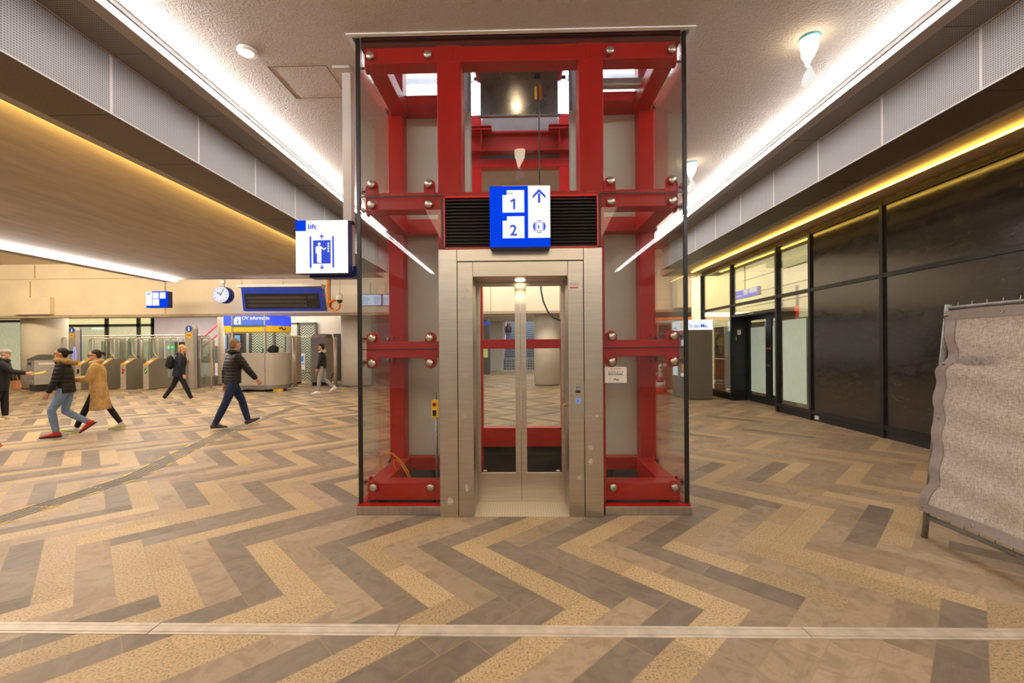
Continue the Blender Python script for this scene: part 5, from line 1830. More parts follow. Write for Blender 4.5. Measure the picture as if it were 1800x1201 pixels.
# grey litter bin
g = G(54, 689)
t = thing('recycling_bin', 'grey metal recycling bin with a pyramid lid in front of the left column', 'bin', (g.x, g.y + .5, 0))
ang = math.radians(-28)
cx, cy = g.x, g.y + .55
def rb(x, y, z): return (cx + x * math.cos(ang) - y * math.sin(ang), cy + x * math.sin(ang) + y * math.cos(ang), z)
def rbox(x0, x1, y0, y1, z0, z1): return [rb(x, y, z) for z in (z0, z1) for (x, y) in ((x0, y0), (x1, y0), (x1, y1), (x0, y1))]
BF = [(0, 3, 2, 1), (4, 5, 6, 7), (0, 1, 5, 4), (1, 2, 6, 5), (2, 3, 7, 6), (3, 0, 4, 7)]
BINM = mat('bin_grey_metal', (.46, .44, .42, 1), .4, .6, vary=.06)
hw = .43
MB().add(rbox(-hw, hw, -hw, hw, .26, 1.22), BF).build('body', BINM, t, .01)
MB().add(rbox(-hw + .06, hw - .06, -hw + .06, hw - .06, 0, .26), BF).build('plinth', BLACK, t)
MB().add([rb(-hw - .02, -hw - .02, 1.222), rb(hw + .02, -hw - .02, 1.222), rb(hw + .02, hw + .02, 1.222), rb(-hw - .02, hw + .02, 1.222), rb(-.18, -.18, 1.42), rb(.18, -.18, 1.42), rb(.18, .18, 1.42), rb(-.18, .18, 1.42)], BF).build('lid', mat('bin_lid_grey', (.17, .165, .16, 1), .4, .6), t)
for k, (fu_, sgn) in enumerate((('x', 1), ('y', 1))):
    if k == 0:
        fr = Frame(rb(-hw, -hw, .26), Vector(rb(1, 0, 0)) - Vector(rb(0, 0, 0)), (0, 0, 1))
    else:
        fr = Frame(rb(hw, -hw, .26), Vector(rb(0, 1, 0)) - Vector(rb(0, 0, 0)), (0, 0, 1))
    decal(t, 'slot', BLACK if k == 0 else PAPER, fr, [rect(.16, .75, .58, .87)] if k == 0 else [rect(.12, .77, .7, .85)], .003)
    if k == 0: decal(t, 'slot_label', PAPER, fr, [rect(.60, .75, .68, .87)], .004)
    decal(t, 'stud', STEEL, fr, [circ(.14 + .19 * i, .10 + .15 * j, .028, 10) for i in range(4) for j in range(4)], .003, .012)

# ================================================================== OV information booth
YB_ = 16.0
R65 = math.radians(58)
gb = PY(450, 690, YB_)
def bx_(px): return PY(px, 600, YB_).x
xL, xM, xR = bx_(393), bx_(466), -8.784
zTop = PY(450, 555, YB_).z
zBl, zYe, zGl = PY(450, 572.5, YB_).z, PY(450, 583, YB_).z, PY(450, 621, YB_).z
t = thing('information_booth', 'blue and yellow information booth with curved glass and steel counter', 'booth', ((xL + xR) / 2, YB_, 0))
rad = .60
def outline(inset=0.0, nseg=14):
    pts = [(xL + inset, YB_ + inset)]
    x1 = xR - inset
    r = rad - inset
    pts += [(x1 - r + r * math.sin(a), YB_ + inset + r - r * math.cos(a)) for a in [PI / 2 * k / nseg for k in range(nseg + 1)]]
    pts += [(x1 - r + r * math.cos(a), YB_ + inset + r + r * math.sin(a)) for a in [PI / 2 * k / nseg for k in range(1, nseg + 1)]]
    pts += [(xL + inset, YB_ + 1.2 - inset)]
    return pts
def shell(name, z0, z1, m, inset=0.0, hollow=False):
    o = outline(inset)
    mb = MB()
    if hollow:
        n = len(o)
        mb.add([(p[0], p[1], z0) for p in o] + [(p[0], p[1], z1) for p in o], [(i, (i + 1) % n, n + (i + 1) % n, n + i) for i in range(n)])
    else:
        mb.prism([(p[0], p[1], z0) for p in o], (0, 0, z1 - z0))
    return mb.build(name, m, t, fix=True)
BOOTH_ST = mat('booth_steel', (.50, .44, .38, 1), .34, .5, vary=.05, vscale=2)
shell('blue_band', zBl, zTop, mat('booth_blue', (.03, .07, .85, 1), .4, vary=.1, emit=.9))
shell('yellow_band', zYe, zBl - .003, YELLOW_M, .004)
shell('glass', zGl + .003, zYe - .003, GLASS_G, .03, True)
shell('counter', .24, zGl, BOOTH_ST, .0)
shell('base', .10, .237, STEEL_D, .02)
m = MB()
for (x, y) in ((xL + .2, YB_ + .3), (xM, YB_ + .3), (xR - .3, YB_ + .6), (xL + .3, YB_ + 1.0), (xR - .6, YB_ + 1.0)): m.box(x - .12, x + .12, y - .12, y + .12, 0, .10)
m.build('feet', BLACK, t)
MB().box(xR - .42, xR - .14, YB_ + .22, YB_ + .40, 0, .10).build('yellow_block', YELLOW_M, t)
for px in (408.5, 465.5):
    x = bx_(px); MB().box(x - .03, x + .03, YB_ - .02, YB_ + .06, zGl, zTop).build('mullion', BOOTH_ST, t)
x = bx_(465.5); MB().box(x - .006, x + .006, YB_ - .004, YB_ + .0, .24, zGl).build('counter_joint', BLACK, t)
MB().box(bx_(408), bx_(466), YB_ - .03, YB_ - .005, zBl - .04, zBl + .02).build('sun_rail', mat('teal_rail', (.04, .14, .17, 1), .4), t)
fr = Frame((bx_(409), YB_ - .0, zBl), (1, 0, 0), (0, 0, 1))
bw, bh = bx_(464) - bx_(409), zTop - zBl
decal(t, 'lit_panel', emission('booth_lit_blue', (.18, .28, .95, 1), .95, .2), fr, [rect(.02, .03, bw, bh - .02)], .004)
q = decal(t, 'white_square', WHITE_E, fr, [[(.05 * bw, .12 * bh), (.27 * bw, .12 * bh), (.27 * bw, .90 * bh), (.10 * bw, .90 * bh), (.10 * bw, .74 * bh), (.05 * bw, .74 * bh)]], .008)
decal(q, 'letter_i', SIGNBLUE, fr, [rect(.15 * bw, .24 * bh, .19 * bw, .52 * bh), rect(.15 * bw, .6 * bh, .19 * bw, .68 * bh)], .012)
text(t, 'lettering', WHITE_E, fr, 'OV informatie', .30 * bw, .60 * bh, .175, 'LEFT', .008, bold=.004)
al = R65
decal(t, 'railway_logo', INK, Frame((xR - rad + rad * math.sin(al), YB_ + rad - rad * math.cos(al), (zYe + zBl) / 2), Vector((math.cos(al), math.sin(al), 0)), (0, 0, 1)), rail_logo(0, 0, .26), .012, .004)
# things inside the booth, standing on the counter
q = PY(418, 618, YB_ + .35)
mo = thing('monitor', 'upright lit screen standing behind the booth glass beside the walking man', 'monitor', q)
a, b = PY(411.5, 615, YB_ + .35), PY(423, 588, YB_ + .35)
MB().box(a.x, b.x, a.y, a.y + .05, a.z, b.z).build('casing', BLACK, mo)
MB().box(a.x + .02, b.x - .02, a.y - .006, a.y, a.z + .03, b.z - .03).build('screen', emission('monitor_blue', (.28, .55, .95, 1), .95, .3), mo)
MB().tube([((a.x + b.x) / 2, a.y + .02, zGl + .004), ((a.x + b.x) / 2, a.y + .02, a.z)], .03, 8).build('stand', BLACK, mo)
q = PY(481, 620, YB_ + .5)
m = MB(); m.ell((q.x, q.y, zGl + .14), (.20, .14, .15)); m.ell((q.x - .08, q.y, zGl + .1), (.16, .12, .10))
jk = m.build('black_jacket', mat('black_cloth', (.015, .015, .018, 1), .8, vary=.4, vscale=10, bump=.5, bscale=14)); tag(jk, 'black jacket bundle on the counter behind the booth glass', 'jacket')
q = PY(494.5, 620, YB_ + .42)
mg = thing('white_canister', 'white canister on the counter right of the black jacket', 'canister', (q.x, q.y, zGl + .004))
MB().lathe([(.085, 0), (.09, .03), (.085, .17), (.075, .20)], (q.x, q.y, zGl + .004), 20).build('body', WHITE_PL, mg)
MB().lathe([(.078, 0), (.07, .02)], (q.x, q.y, zGl + .206), 20).build('lid', BINM, mg)
q = PY(463, 617, YB_ + .35)
o = MB().box(q.x - .04, q.x + .04, q.y, q.y + .06, zGl + .003, zGl + .19).build('blue_box', mat('blue_card', (.02, .10, .4, 1), .5)); tag(o, 'small blue box behind the booth glass at the middle mullion', 'box')

# beige cabinet, glass posts and wide gate right of the booth
def post(px, py_t, py_b, w, label, Y=None):
    b = G(px, py_b); top = PY(px, py_t, b.y); r = w * b.y / F / 2
    t = thing('gate_post', label, 'post', b)
    MB().lathe([(r, .05), (r, top.z)], b, 20).build('tube', TUBE, t)
    MB().lathe([(r * 1.5, 0), (r * 1.5, .05)], b, 20).build('base', STEEL_D, t)
post(518, 593, 679, 7, 'steel gate post right of the booth')
post(590, 592, 679, 6, 'steel gate post right of the ticket machine')
b = G(506, 677); a0 = PY(501, 600, b.y); a1 = PY(514, 592, b.y); zt = PY(506, 590, b.y).z
t = thing('gate_cabinet', 'beige gate cabinet just right of the booth', 'cabinet', b)
MB().box(a0.x, a1.x, b.y, b.y + .8, .08, zt).build('body', mat('beige_cabinet', (.48, .38, .27, 1), .45, .2, vary=.05), t, .04)
MB().box(a0.x + .02, a1.x - .02, b.y + .02, b.y + .8, 0, .08).build('base', BLACK, t)
MB().box(a1.x - .12, a1.x - .06, b.y - .006, b.y, .95, 1.2).build('slot', BLACK, t)
Yg2 = G(530, 672).y
a, b = PY(521, 650, Yg2), PY(547, 592, Yg2)
t = thing('glass_gate', 'clear glass gate between the post and the ticket machine', 'gate', ((a.x + b.x) / 2, Yg2, 0))
MB().box(a.x, b.x, Yg2, Yg2 + .012, .3, b.z).build('glass_pane', GLASS_G, t)
MB().tube([(a.x, Yg2, b.z), (b.x, Yg2, b.z)], .02, 8).build('top_rail', TUBE, t)
MB().tube([(a.x, Yg2, PY(530, 655, Yg2).z), (b.x, Yg2, PY(530, 655, Yg2).z)], .035, 8).build('bottom_rail', STEEL_D, t)
for x in (a.x, b.x): MB().tube([(x, Yg2, 0), (x, Yg2, b.z)], .02, 8).build('post', TUBE, t)
q0, q1 = PY(525, 650, Yg2 - .1), PY(536, 622, Yg2 - .1)
t = thing('card_reader', 'white card reader panel with blue screen on the glass gate', 'card reader', (q0.x, Yg2 - .1, q0.z))
MB().box(q0.x, q1.x, Yg2 - .1, Yg2 - .003, q0.z, q1.z).build('body', WHITE_PL, t, .01)
w_, h_ = q1.x - q0.x, q1.z - q0.z
fr = Frame((q0.x, Yg2 - .1, q0.z), (1, 0, 0), (0, 0, 1))
decal(t, 'screen', mat('reader_blue', (.02, .16, .55, 1), .4, emit=.3), fr, [rect(.25 * w_, .52 * h_, .78 * w_, .85 * h_)], .004)
decal(t, 'lettering', SIGNBLUE, fr, [rect((.1 + .16 * k) * w_, .33 * h_, (.2 + .16 * k) * w_, .41 * h_) for k in range(5)], .004)
# ticket machine
gm = G(553, 678)
Ym = gm.y
a, b = PY(546.5, 678, Ym), PY(572, 594, Ym)
t = thing('ticket_machine', 'tall grey ticket machine with sloped top beside the young man', 'ticket machine', (a.x, Ym, 0))
MS = mat('machine_grey', (.33, .31, .29, 1), .4, .4, vary=.05)
MB().box(a.x, b.x, Ym, Ym + .75, .14, b.z).build('body', MS, t, .01)
zt2 = PY(560, 587, Ym).z
MB().add([(a.x, Ym, b.z + .001), (b.x, Ym, b.z + .001), (b.x, Ym + .75, b.z + .001), (a.x, Ym + .75, b.z + .001), (a.x + .05, Ym + .12, zt2), (b.x - .02, Ym + .12, zt2), (b.x - .02, Ym + .7, zt2), (a.x + .05, Ym + .7, zt2)], BF).build('sloped_top', mat('machine_top', (.30, .23, .20, 1), .45), t)
MB().box(b.x + .001, b.x + .02, Ym + .01, Ym + .74, .14, b.z).build('side_panel', mat('machine_beige', (.46, .36, .27, 1), .5), t)
MB().box(a.x + .04, b.x - .04, Ym + .03, Ym + .7, 0, .14).build('base', BLACK, t)
fr = Frame((a.x, Ym, 0), (1, 0, 0), (0, 0, 1))
decal(t, 'logo', SIGNBLUE, fr, rail_logo((b.x - a.x) * .35, b.z - .12, .14), .002)
MB().tube([PY(582, 665, Ym - .2), PY(586, 656, Ym - .2), PY(590, 652, Ym - .2)], .02, 8).build('black_lead', BLACK, t)
# ================================================================== people
SKIN = mat('skin', (0.55, 0.30, 0.19, 1), .5, vary=.05, vscale=12)
SKIN_T = mat('tan_skin', (0.40, 0.20, 0.11, 1), .5, vary=.05, vscale=12)
EYE_M = mat('dark_eye', (.03, .02, .015, 1), .2)
LIP = mat('lip', (.42, .13, .10, 1), .5)

def cloth(name, c, puff=0.0, rough=.75, bscale=22, bstr=.35):
    n = NT(name)
    co = n.obj()
    f = n.noise(co, 9, 4, .6)
    col = n.mix(n.ramp(f, .3, .7), tuple(v * .72 for v in c[:3]) + (1,), tuple(min(1, v * 1.22) for v in c[:3]) + (1,))
    h = n.noise(co, bscale, 3, .6, .6)
    if puff:
        sp = n.n('ShaderNodeSeparateXYZ'); n.l(co, sp.inputs[0])
        w = n.math('ABSOLUTE', n.math('SINE', n.math('MULTIPLY', n.math('ADD', sp.outputs[2], n.math('MULTIPLY', h, .02)), PI / puff)))
        h = n.math('ADD', n.math('MULTIPLY', n.math('POWER', w, .5), 1.6), n.math('MULTIPLY', h, .4))
        col = n.mix(n.ramp(w, .0, .35, .55, 0.0), col, tuple(v * .3 for v in c[:3]) + (1,))
    n.bsdf(col, rough, 0, .3, n.bump(h, bstr, .02))
    return n.m

def local(mb, name, m, parent, voxel=0, smooth=3):
    me = bpy.data.meshes.new(name)
    me.from_pydata([tuple(p) for p in mb.v], [], mb.f)
    me.polygons.foreach_set('use_smooth', mb.s)
    me.update()
    if voxel:
        tmp = bpy.data.objects.new('tmp', me)
        COL.objects.link(tmp)
        r = tmp.modifiers.new('r', 'REMESH'); r.mode = 'VOXEL'; r.voxel_size = voxel; r.use_smooth_shade = True
        if smooth:
            s = tmp.modifiers.new('s', 'SMOOTH'); s.iterations = smooth; s.factor = .5
        dg = bpy.context.evaluated_depsgraph_get()
        me2 = bpy.data.meshes.new_from_object(tmp.evaluated_get(dg))
        bpy.data.objects.remove(tmp); bpy.data.meshes.remove(me)
        me = me2; me.name = name
        me.polygons.foreach_set('use_smooth', [True] * len(me.polygons))
    me.materials.clear()
    me.materials.append(m)
    o = bpy.data.objects.new(name, me)
    COL.objects.link(o)
    o.parent = parent
    return o

R_ = math.radians
def person(label, foot, Hh, rz, lt, rt, la, ra, skin=SKIN, lean=4, head_yaw=0, head_pitch=0, build=1.0, hips=1.0,
           jacket=None, hem=.0, sleeve=1.0, jw=1.0, flare=0.0, trousers=None, leg=1.0, shoe=None, sole=None, hair=None, hair_style='short',
           collar=None, sup=None, scale_foot=1.0, group=None, z0=0.0, detail=True):
    root = thing('person', label, 'person', (0, 0, 0), rz)
    k = Hh / 1.75
    J = {}
    hipw, shw = .088 * k * hips, .175 * k * build
    LT, LS, AH = .245 * Hh, .240 * Hh, .052 * Hh
    low = 9
    for nm, s, (a, b, p) in (('L', 1, lt), ('R', -1, rt)):
        a, b, p = R_(a), R_(b), R_(p)
        hp = Vector((0, s * hipw, 0))
        kn = hp + Vector((math.sin(a), 0, -math.cos(a))) * LT
        an = kn + Vector((math.sin(a - b), 0, -math.cos(a - b))) * LS
        an.y *= .75
        fd = Vector((math.cos(p), 0, math.sin(p))); fu = Vector((-math.sin(p), 0, math.cos(p)))
        heel = an - fd * .055 * k - fu * AH
        toe = an + fd * .185 * k - fu * AH
        ball = an + fd * .12 * k - fu * AH
        low = min(low, heel.z, toe.z)
        J[nm] = (hp, kn, an, heel, ball, toe, fd, fu)
    up = Vector((0, 0, -low))
    for nm in 'LR':
        J[nm] = tuple(v + up for v in J[nm][:6]) + J[nm][6:]
    pel = Vector((0, 0, -low))
    # shift so that the lowest foot stands on the given ground point
    sup = sup or min('LR', key=lambda q: min(J[q][3].z, J[q][5].z))
    mid = (J[sup][3] + J[sup][5]) / 2
    root.location = Vector((foot[0], foot[1], z0)) - Matrix.Rotation(rz, 3, 'Z') @ Vector((mid.x, mid.y, 0))
    l = R_(lean)
    T = Vector((math.sin(l), 0, math.cos(l)))
    def tp(f): return pel + T * (f * Hh)          # point on the spine, f in body heights above the hips
    neck = tp(.300)
    headc = tp(.385) + Vector((.02 * k, 0, 0)); headc.z = tp(.40).z
    arms = {}
    for nm, s, (a, c, e, inn) in (('L', 1, la), ('R', -1, ra)):
        a, c, e, inn = R_(a), R_(c), R_(e), R_(inn)
        sh = tp(.275) + Vector((0, s * shw, 0))
        ud = Vector((math.sin(a) * math.cos(c), s * math.sin(c), -math.cos(a) * math.cos(c)))
        el = sh + ud * .172 * Hh
        f = a + e
        fdv = Vector((math.sin(f) * math.cos(inn), -s * math.sin(inn), -math.cos(f) * math.cos(inn)))
        wr = el + fdv * .150 * Hh
        arms[nm] = (sh, el, wr, fdv, s)
    HR = Matrix.Rotation(R_(head_yaw), 3, 'Z') @ Matrix.Rotation(R_(-head_pitch), 3, 'Y')
    # ---- body: one continuous surface
    b = MB()
    def hd(x, y, z): return headc + HR @ Vector((x * k, y * k, z * k))
    hs = .98
    b.ell(hd(-.006, 0, .018), (.094 * k * hs, .074 * k * hs, .094 * k * hs), rot=HR)
    b.ell(hd(.018, 0, -.045), (.066 * k, .056 * k, .068 * k), rot=HR)
    b.ell(hd(.062, 0, -.082), (.022 * k, .026 * k, .020 * k), rot=HR)
    b.tube([hd(.080, 0, .018), hd(.098, 0, -.012), hd(.106, 0, -.026), hd(.088, 0, -.036)], [.009 * k, .012 * k, .015 * k, .012 * k], 10)
    for s in (-1, 1):
        b.ell(hd(-.008, s * .073, -.006), (.018 * k, .010 * k, .030 * k), rot=HR)
        b.ell(hd(.078, s * .030, .026), (.012 * k, .020 * k, .008 * k), rot=HR)
    b.tube([tp(.24), neck, hd(-.012, 0, -.07)], [(.075 * k, .06 * k), .058 * k, .052 * k], 12, ref=(1, 0, 0))
    b.tube([tp(-.02), tp(.05), tp(.12), tp(.20), tp(.265), tp(.285)], [(.13 * k * hips, .09 * k), (.125 * k * hips, .09 * k), (.115 * k, .08 * k), (.14 * k * build, .095 * k), (.15 * k * build, .08 * k), (.08 * k, .06 * k)], 16, ref=(1, 0, 0))
    for nm in 'LR':
        hp, kn, an, heel, ball, toe, fd, fu = J[nm]
        b.tube([hp + Vector((0, 0, .03)), hp.lerp(kn, .5), kn, kn.lerp(an, .35), an], [.072 * k, .062 * k, .047 * k, .048 * k, .034 * k], 12, ref=(1, 0, 0))
        b.tube([heel + fu * .035 * k + fd * .012, an - fu * .02, ball + fu * .028 * k, toe + fu * .02 * k - fd * .02], [.028 * k, .036 * k, (.036 * k, .022 * k), (.026 * k, .014 * k)], 10, ref=(0, 0, 1))
        sh, el, wr, fdv, s = arms[nm]
        b.tube([sh + Vector((0, -s * .05 * k, -.01)), sh, sh.lerp(el, .45), el, el.lerp(wr, .3), wr], [.045 * k, .050 * k, .043 * k, .036 * k, .036 * k, .025 * k], 12, ref=(1, 0, 0))
        w = Vector((1, 0, 0)) - fdv * fdv.x
        if w.length < .35: w = Vector((0, 0, 1)) - fdv * fdv.z
        w.normalize()
        nrm = fdv.cross(w).normalized()
        if nrm.y * s > 0: nrm = -nrm
        pk = k * .95
        pe = wr + fdv * .088 * pk
        b.tube([wr - fdv * .01, wr + fdv * .03 * pk, pe], [(.026 * pk, .020 * pk), (.038 * pk, .018 * pk), (.042 * pk, .015 * pk)], 12, ref=nrm)
        for i, ln in enumerate((.070, .080, .074, .058)):
            o0 = pe + w * ((1.5 - i) * .0215 * pk) - fdv * .01
            c1 = fdv * math.cos(.35) + nrm * math.sin(.35); c2 = fdv * math.cos(.9) + nrm * math.sin(.9)
            spread = w * ((1.5 - i) * .03)
            p1 = o0 + (c1 + spread) * ln * .5 * pk; p2 = p1 + c2 * ln * .55 * pk
            b.tube([o0, p1, p2], [.0098 * pk, .0092 * pk, .0072 * pk], 8)
        t0 = wr + fdv * .022 * pk + w * .030 * pk
        td = (fdv * .75 + w * .62 + nrm * .25).normalized()
        b.tube([t0 - w * .012, t0 + td * .036 * pk, t0 + td * .036 * pk + (fdv * .9 + nrm * .3).normalized() * .032 * pk], [.0125 * pk, .0115 * pk, .0085 * pk], 8)
    local(b, 'body', skin, root, .0065 * k, 3)
    # ---- face
    for s in (-1, 1):
        local(MB().ell(hd(.083, s * .031, .006), (.008 * k, .011 * k, .007 * k), 10, 8, HR), 'eye', EYE_M, root)
    local(MB().ell(hd(.083, 0, -.060), (.008 * k, .022 * k, .007 * k), 10, 8, HR), 'mouth', LIP, root)
    # ---- hair
    if hair is not None:
        h = MB()
        h.ell(hd(-.026, 0, .044), (.090 * k, .081 * k, .084 * k), rot=HR)
        h.ell(hd(-.060, 0, -.005), (.052 * k, .072 * k, .074 * k), rot=HR)
        if hair_style == 'bun':
            h.ell(hd(-.135, 0, .035), (.045 * k, .045 * k, .042 * k), rot=HR)
            h.tube([hd(-.09, 0, .035), hd(-.13, 0, .035)], .03 * k, 8)
        if hair_style == 'ponytail':
            h.tube([hd(-.09, 0, .03), hd(-.135, 0, .03), hd(-.155, 0, .0), hd(-.15, 0, -.035)], [.022 * k, .03 * k, .026 * k, .012 * k], 8)
        if hair_style == 'long':
            for s in (-1, 1):
                h.tube([hd(.0, s * .072, .03), hd(.005, s * .085, -.05), hd(.02, s * .09, -.14), hd(.045, s * .085, -.25)], [(.03 * k, .025 * k), (.038 * k, .026 * k), (.036 * k, .024 * k), .012 * k], 10)
            h.tube([hd(-.06, 0, .0), hd(-.085, 0, -.10), hd(-.08, 0, -.2)], [(.075 * k, .045 * k), (.08 * k, .035 * k), (.05 * k, .02 * k)], 10)
        if hair_style == 'tuft':
            h.ell(hd(.015, 0, .085), (.085 * k, .075 * k, .040 * k), rot=HR)
        if hair_style == 'cap':
            h = MB()
            h.ell(hd(-.006, 0, .052), (.110 * k, .092 * k, .072 * k), rot=HR)
            h.tube([hd(-.10, 0, .03), hd(-.05, 0, -.01)], [.03 * k, .05 * k], 8)
            h.ell(hd(.085, 0, .046), (.055 * k, .06 * k, .010 * k), rot=HR)
        local(h, {'cap': 'knitted_cap'}.get(hair_style, 'hair'), hair, root, .008 * k, 2)
    # ---- trousers
    if trousers is not None:
        m = MB()
        m.tube([tp(-.045), tp(-.01), tp(.045), tp(.085)], [(.125 * k * hips, .095 * k), (.158 * k * hips, .115 * k), (.150 * k * hips, .108 * k), (.135 * k * hips, .095 * k)], 16, ref=(1, 0, 0))
        for nm in 'LR':
            hp, kn, an, heel, ball, toe, fd, fu = J[nm]
            m.tube([hp + Vector((0, 0, .05)), hp.lerp(kn, .45), kn, kn.lerp(an, .35), an + (kn - an).normalized() * .015], [.090 * k * leg, .082 * k * leg, .064 * k * leg, .064 * k * leg, .050 * k * leg], 14, ref=(1, 0, 0))
        local(m, 'trousers', trousers, root, .012, 3)
    # ---- shoes
    for nm in 'LR':
        hp, kn, an, heel, ball, toe, fd, fu = J[nm]
        sf = k * scale_foot
        m = MB()
        m.tube([heel + fu * .045 * sf - fd * .012, heel + fu * .05 * sf + fd * .03, an - fu * .035 + fd * .02, ball + fu * .036 * sf, toe + fu * .030 * sf, toe + fu * .024 * sf + fd * .03], [(.030 * sf, .036 * sf), (.042 * sf, .046 * sf), (.044 * sf, .052 * sf), (.049 * sf, .034 * sf), (.040 * sf, .026 * sf), (.018 * sf, .014 * sf)], 14, ref=(0, 0, 1) if abs(fd.z) < .9 else (1, 0, 0))
        m.tube([an - fu * .03, an + fu * .035 * k], [.048 * sf, .044 * sf], 12)
        so = local(m, 'shoe', shoe, root, .009, 2)
        if sole is not None:
            q = MB()
            yv = Vector((0, 1, 0))
            prof = []
            for (f, w_) in ((-.02, .026), (.0, .036), (.08, .040), (.17, .049), (.235, .040), (.272, .016)):
                prof.append((heel + fd * f * sf, w_ * sf))
            top = [p + yv * w for p, w in prof] + [p - yv * w for p, w in reversed(prof)]
            q.prism([p + fu * .001 for p in top], fu * .026 * sf)
            local(q, 'sole', sole, so)
    # ---- jacket / coat
    if jacket is not None:
        m = MB()
        hemf = -hem
        n_ = 5
        rings, rad = [], []
        for i in range(n_):
            f = hemf + (.05 - hemf) * i / n_
            rings.append(tp(f))
            g = 1 + flare * (1 - i / n_)
            rad.append((.172 * k * hips * jw * g, .128 * k * jw * g))
        rings += [tp(.09), tp(.15), tp(.21), tp(.262), tp(.292), tp(.315)]
        rad += [(.158 * k * jw * (build + hips) / 2, .122 * k * jw), (.168 * k * jw * build, .132 * k * jw), (.180 * k * jw * build, .132 * k * jw), (.168 * k * jw * build, .105 * k * jw), (.098 * k, .084 * k), (.078 * k, .074 * k)]
        m.tube(rings, rad, 20, ref=(1, 0, 0))
        for nm in 'LR':
            sh, el, wr, fdv, s = arms[nm]
            e2 = el.lerp(wr, .92 * sleeve)
            m.tube([sh + Vector((0, -s * .09 * k, .0)), sh + Vector((0, -s * .005, -.012)), sh.lerp(el, .5), el, el.lerp(wr, .45), e2], [.066 * k * jw, .074 * k * jw, .068 * k * jw, .060 * k * jw, .054 * k * jw, .042 * k * jw], 14, ref=(1, 0, 0))
        local(m, 'coat' if hem > .1 else 'jacket', jacket, root, .013, 3)
    if collar is not None:
        kind, cm = collar
        m = MB()
        if kind == 'fur':
            c0 = tp(.318) + Vector((-.045 * k, 0, 0))
            pts = [c0 + Vector((.125 * k * math.cos(a), .135 * k * math.sin(a), .035 * k * math.cos(a))) for a in [2 * PI * i / 20 for i in range(20)]]
            m.tube(pts, [.050 * k * (1 + .18 * math.sin(i * 2.3)) for i in range(20)], 10, closed=True)
            local(m, 'fur_collar', cm, root, .010, 1)
        elif kind == 'hood':
            m.tube([tp(.30) + Vector((-.07 * k, -.09 * k, 0)), tp(.325) + Vector((-.11 * k, 0, 0)), tp(.30) + Vector((-.07 * k, .09 * k, 0))], .048 * k, 10)
            m.tube([tp(.295) + Vector((.08 * k * math.cos(a), .085 * k * math.sin(a), .02)) for a in [2 * PI * i / 16 for i in range(16)]], .035 * k, 10, closed=True)
            local(m, 'hood', cm, root, .010, 2)
        elif kind == 'lapel':
            m.tube([tp(.303) + Vector((.085 * k * math.cos(a), .09 * k * math.sin(a), .025 * k * (1 - math.cos(a)))) for a in [2 * PI * i / 18 for i in range(18)]], .042 * k, 10, closed=True)
            local(m, 'coat_collar', cm, root, .010, 2)
    root['_p'] = 0
    del root['_p']
    return root, dict(hd=hd, tp=tp, arms=arms, J=J, k=k)

BLKJ = cloth('black_puffer_cloth', (.012, .011, .012, 1), .075, .5)
BLKJ2 = cloth('black_quilt_cloth', (.014, .012, .012, 1), .062, .48)
NAVYJ = cloth('dark_navy_cloth', (.010, .012, .022, 1), 0, .6)
BLKC = cloth('black_wool_cloth', (.010, .010, .011, 1))
JEANS = cloth('light_blue_jeans', (.17, .25, .40, 1), 0, .8, 40)
JEANS_D = cloth('dark_blue_jeans', (.012, .022, .065, 1), 0, .8, 40)
TEDDY = cloth('beige_teddy_fleece', (.56, .36, .15, 1), 0, .95, 60, .5)
LEGG = cloth('black_leggings', (.012, .012, .014, 1))
GREYT = cloth('grey_marl_cloth', (.30, .29, .27, 1))
HOODG = cloth('pale_grey_hood_cloth', (.46, .42, .36, 1))
FUR = cloth('brown_fur', (.36, .22, .07, 1), 0, .95, 70, .8)
HAIR_B = cloth('black_hair', (.012, .008, .007, 1), 0, .4, 50)
HAIR_DB = cloth('dark_brown_hair', (.030, .014, .009, 1), 0, .4, 50)
HAIR_BL = cloth('blonde_hair', (.42, .25, .09, 1), 0, .45, 50)
HAIR_BR = cloth('light_brown_hair', (.22, .125, .06, 1), 0, .5, 50)
CAPG = cloth('grey_cap_knit', (.34, .31, .28, 1), 0, .9, 50)
SH_RED = mat('red_shoe', (.45, .015, .015, 1), .5, vary=.15)
SH_BLK = mat('black_shoe', (.025, .023, .022, 1), .5, vary=.2)
SH_CRM = mat('cream_shoe', (.55, .42, .25, 1), .6, vary=.12)
SH_WHT = mat('white_shoe', (.72, .68, .62, 1), .5, vary=.05)
SOLE_W = mat('white_sole', (.62, .57, .50, 1), .6)
SOLE_B = mat('black_sole', (.02, .018, .018, 1), .6)
SOLE_L = mat('lime_sole', (.50, .62, .03, 1), .6)

# woman in black jacket and light jeans, walking left
g = G(91, 770)
r, q = person('woman in a black jacket with fur collar, light jeans and red shoes', g, 1.64, PI + .55, (26, 34, -2), (6, 62, -38), (12, 5, 12, 4), (4, 2, 10, 4), skin=SKIN_T,
              lean=5, head_yaw=6, jacket=BLKJ, hem=.035, jw=1.02, hips=1.05, trousers=JEANS, leg=1.02, shoe=SH_RED, sole=SOLE_B, hair=HAIR_B, hair_style='bun', collar=('fur', FUR), scale_foot=1.05, sup='L')
local(MB().tube([q['tp'](.30) + Vector((.05, .08, 0)), q['tp'](.335) + Vector((.06, 0, .0)), q['tp'](.30) + Vector((.05, -.08, 0))], .04, 10), 'black_scarf', BLKC, r)
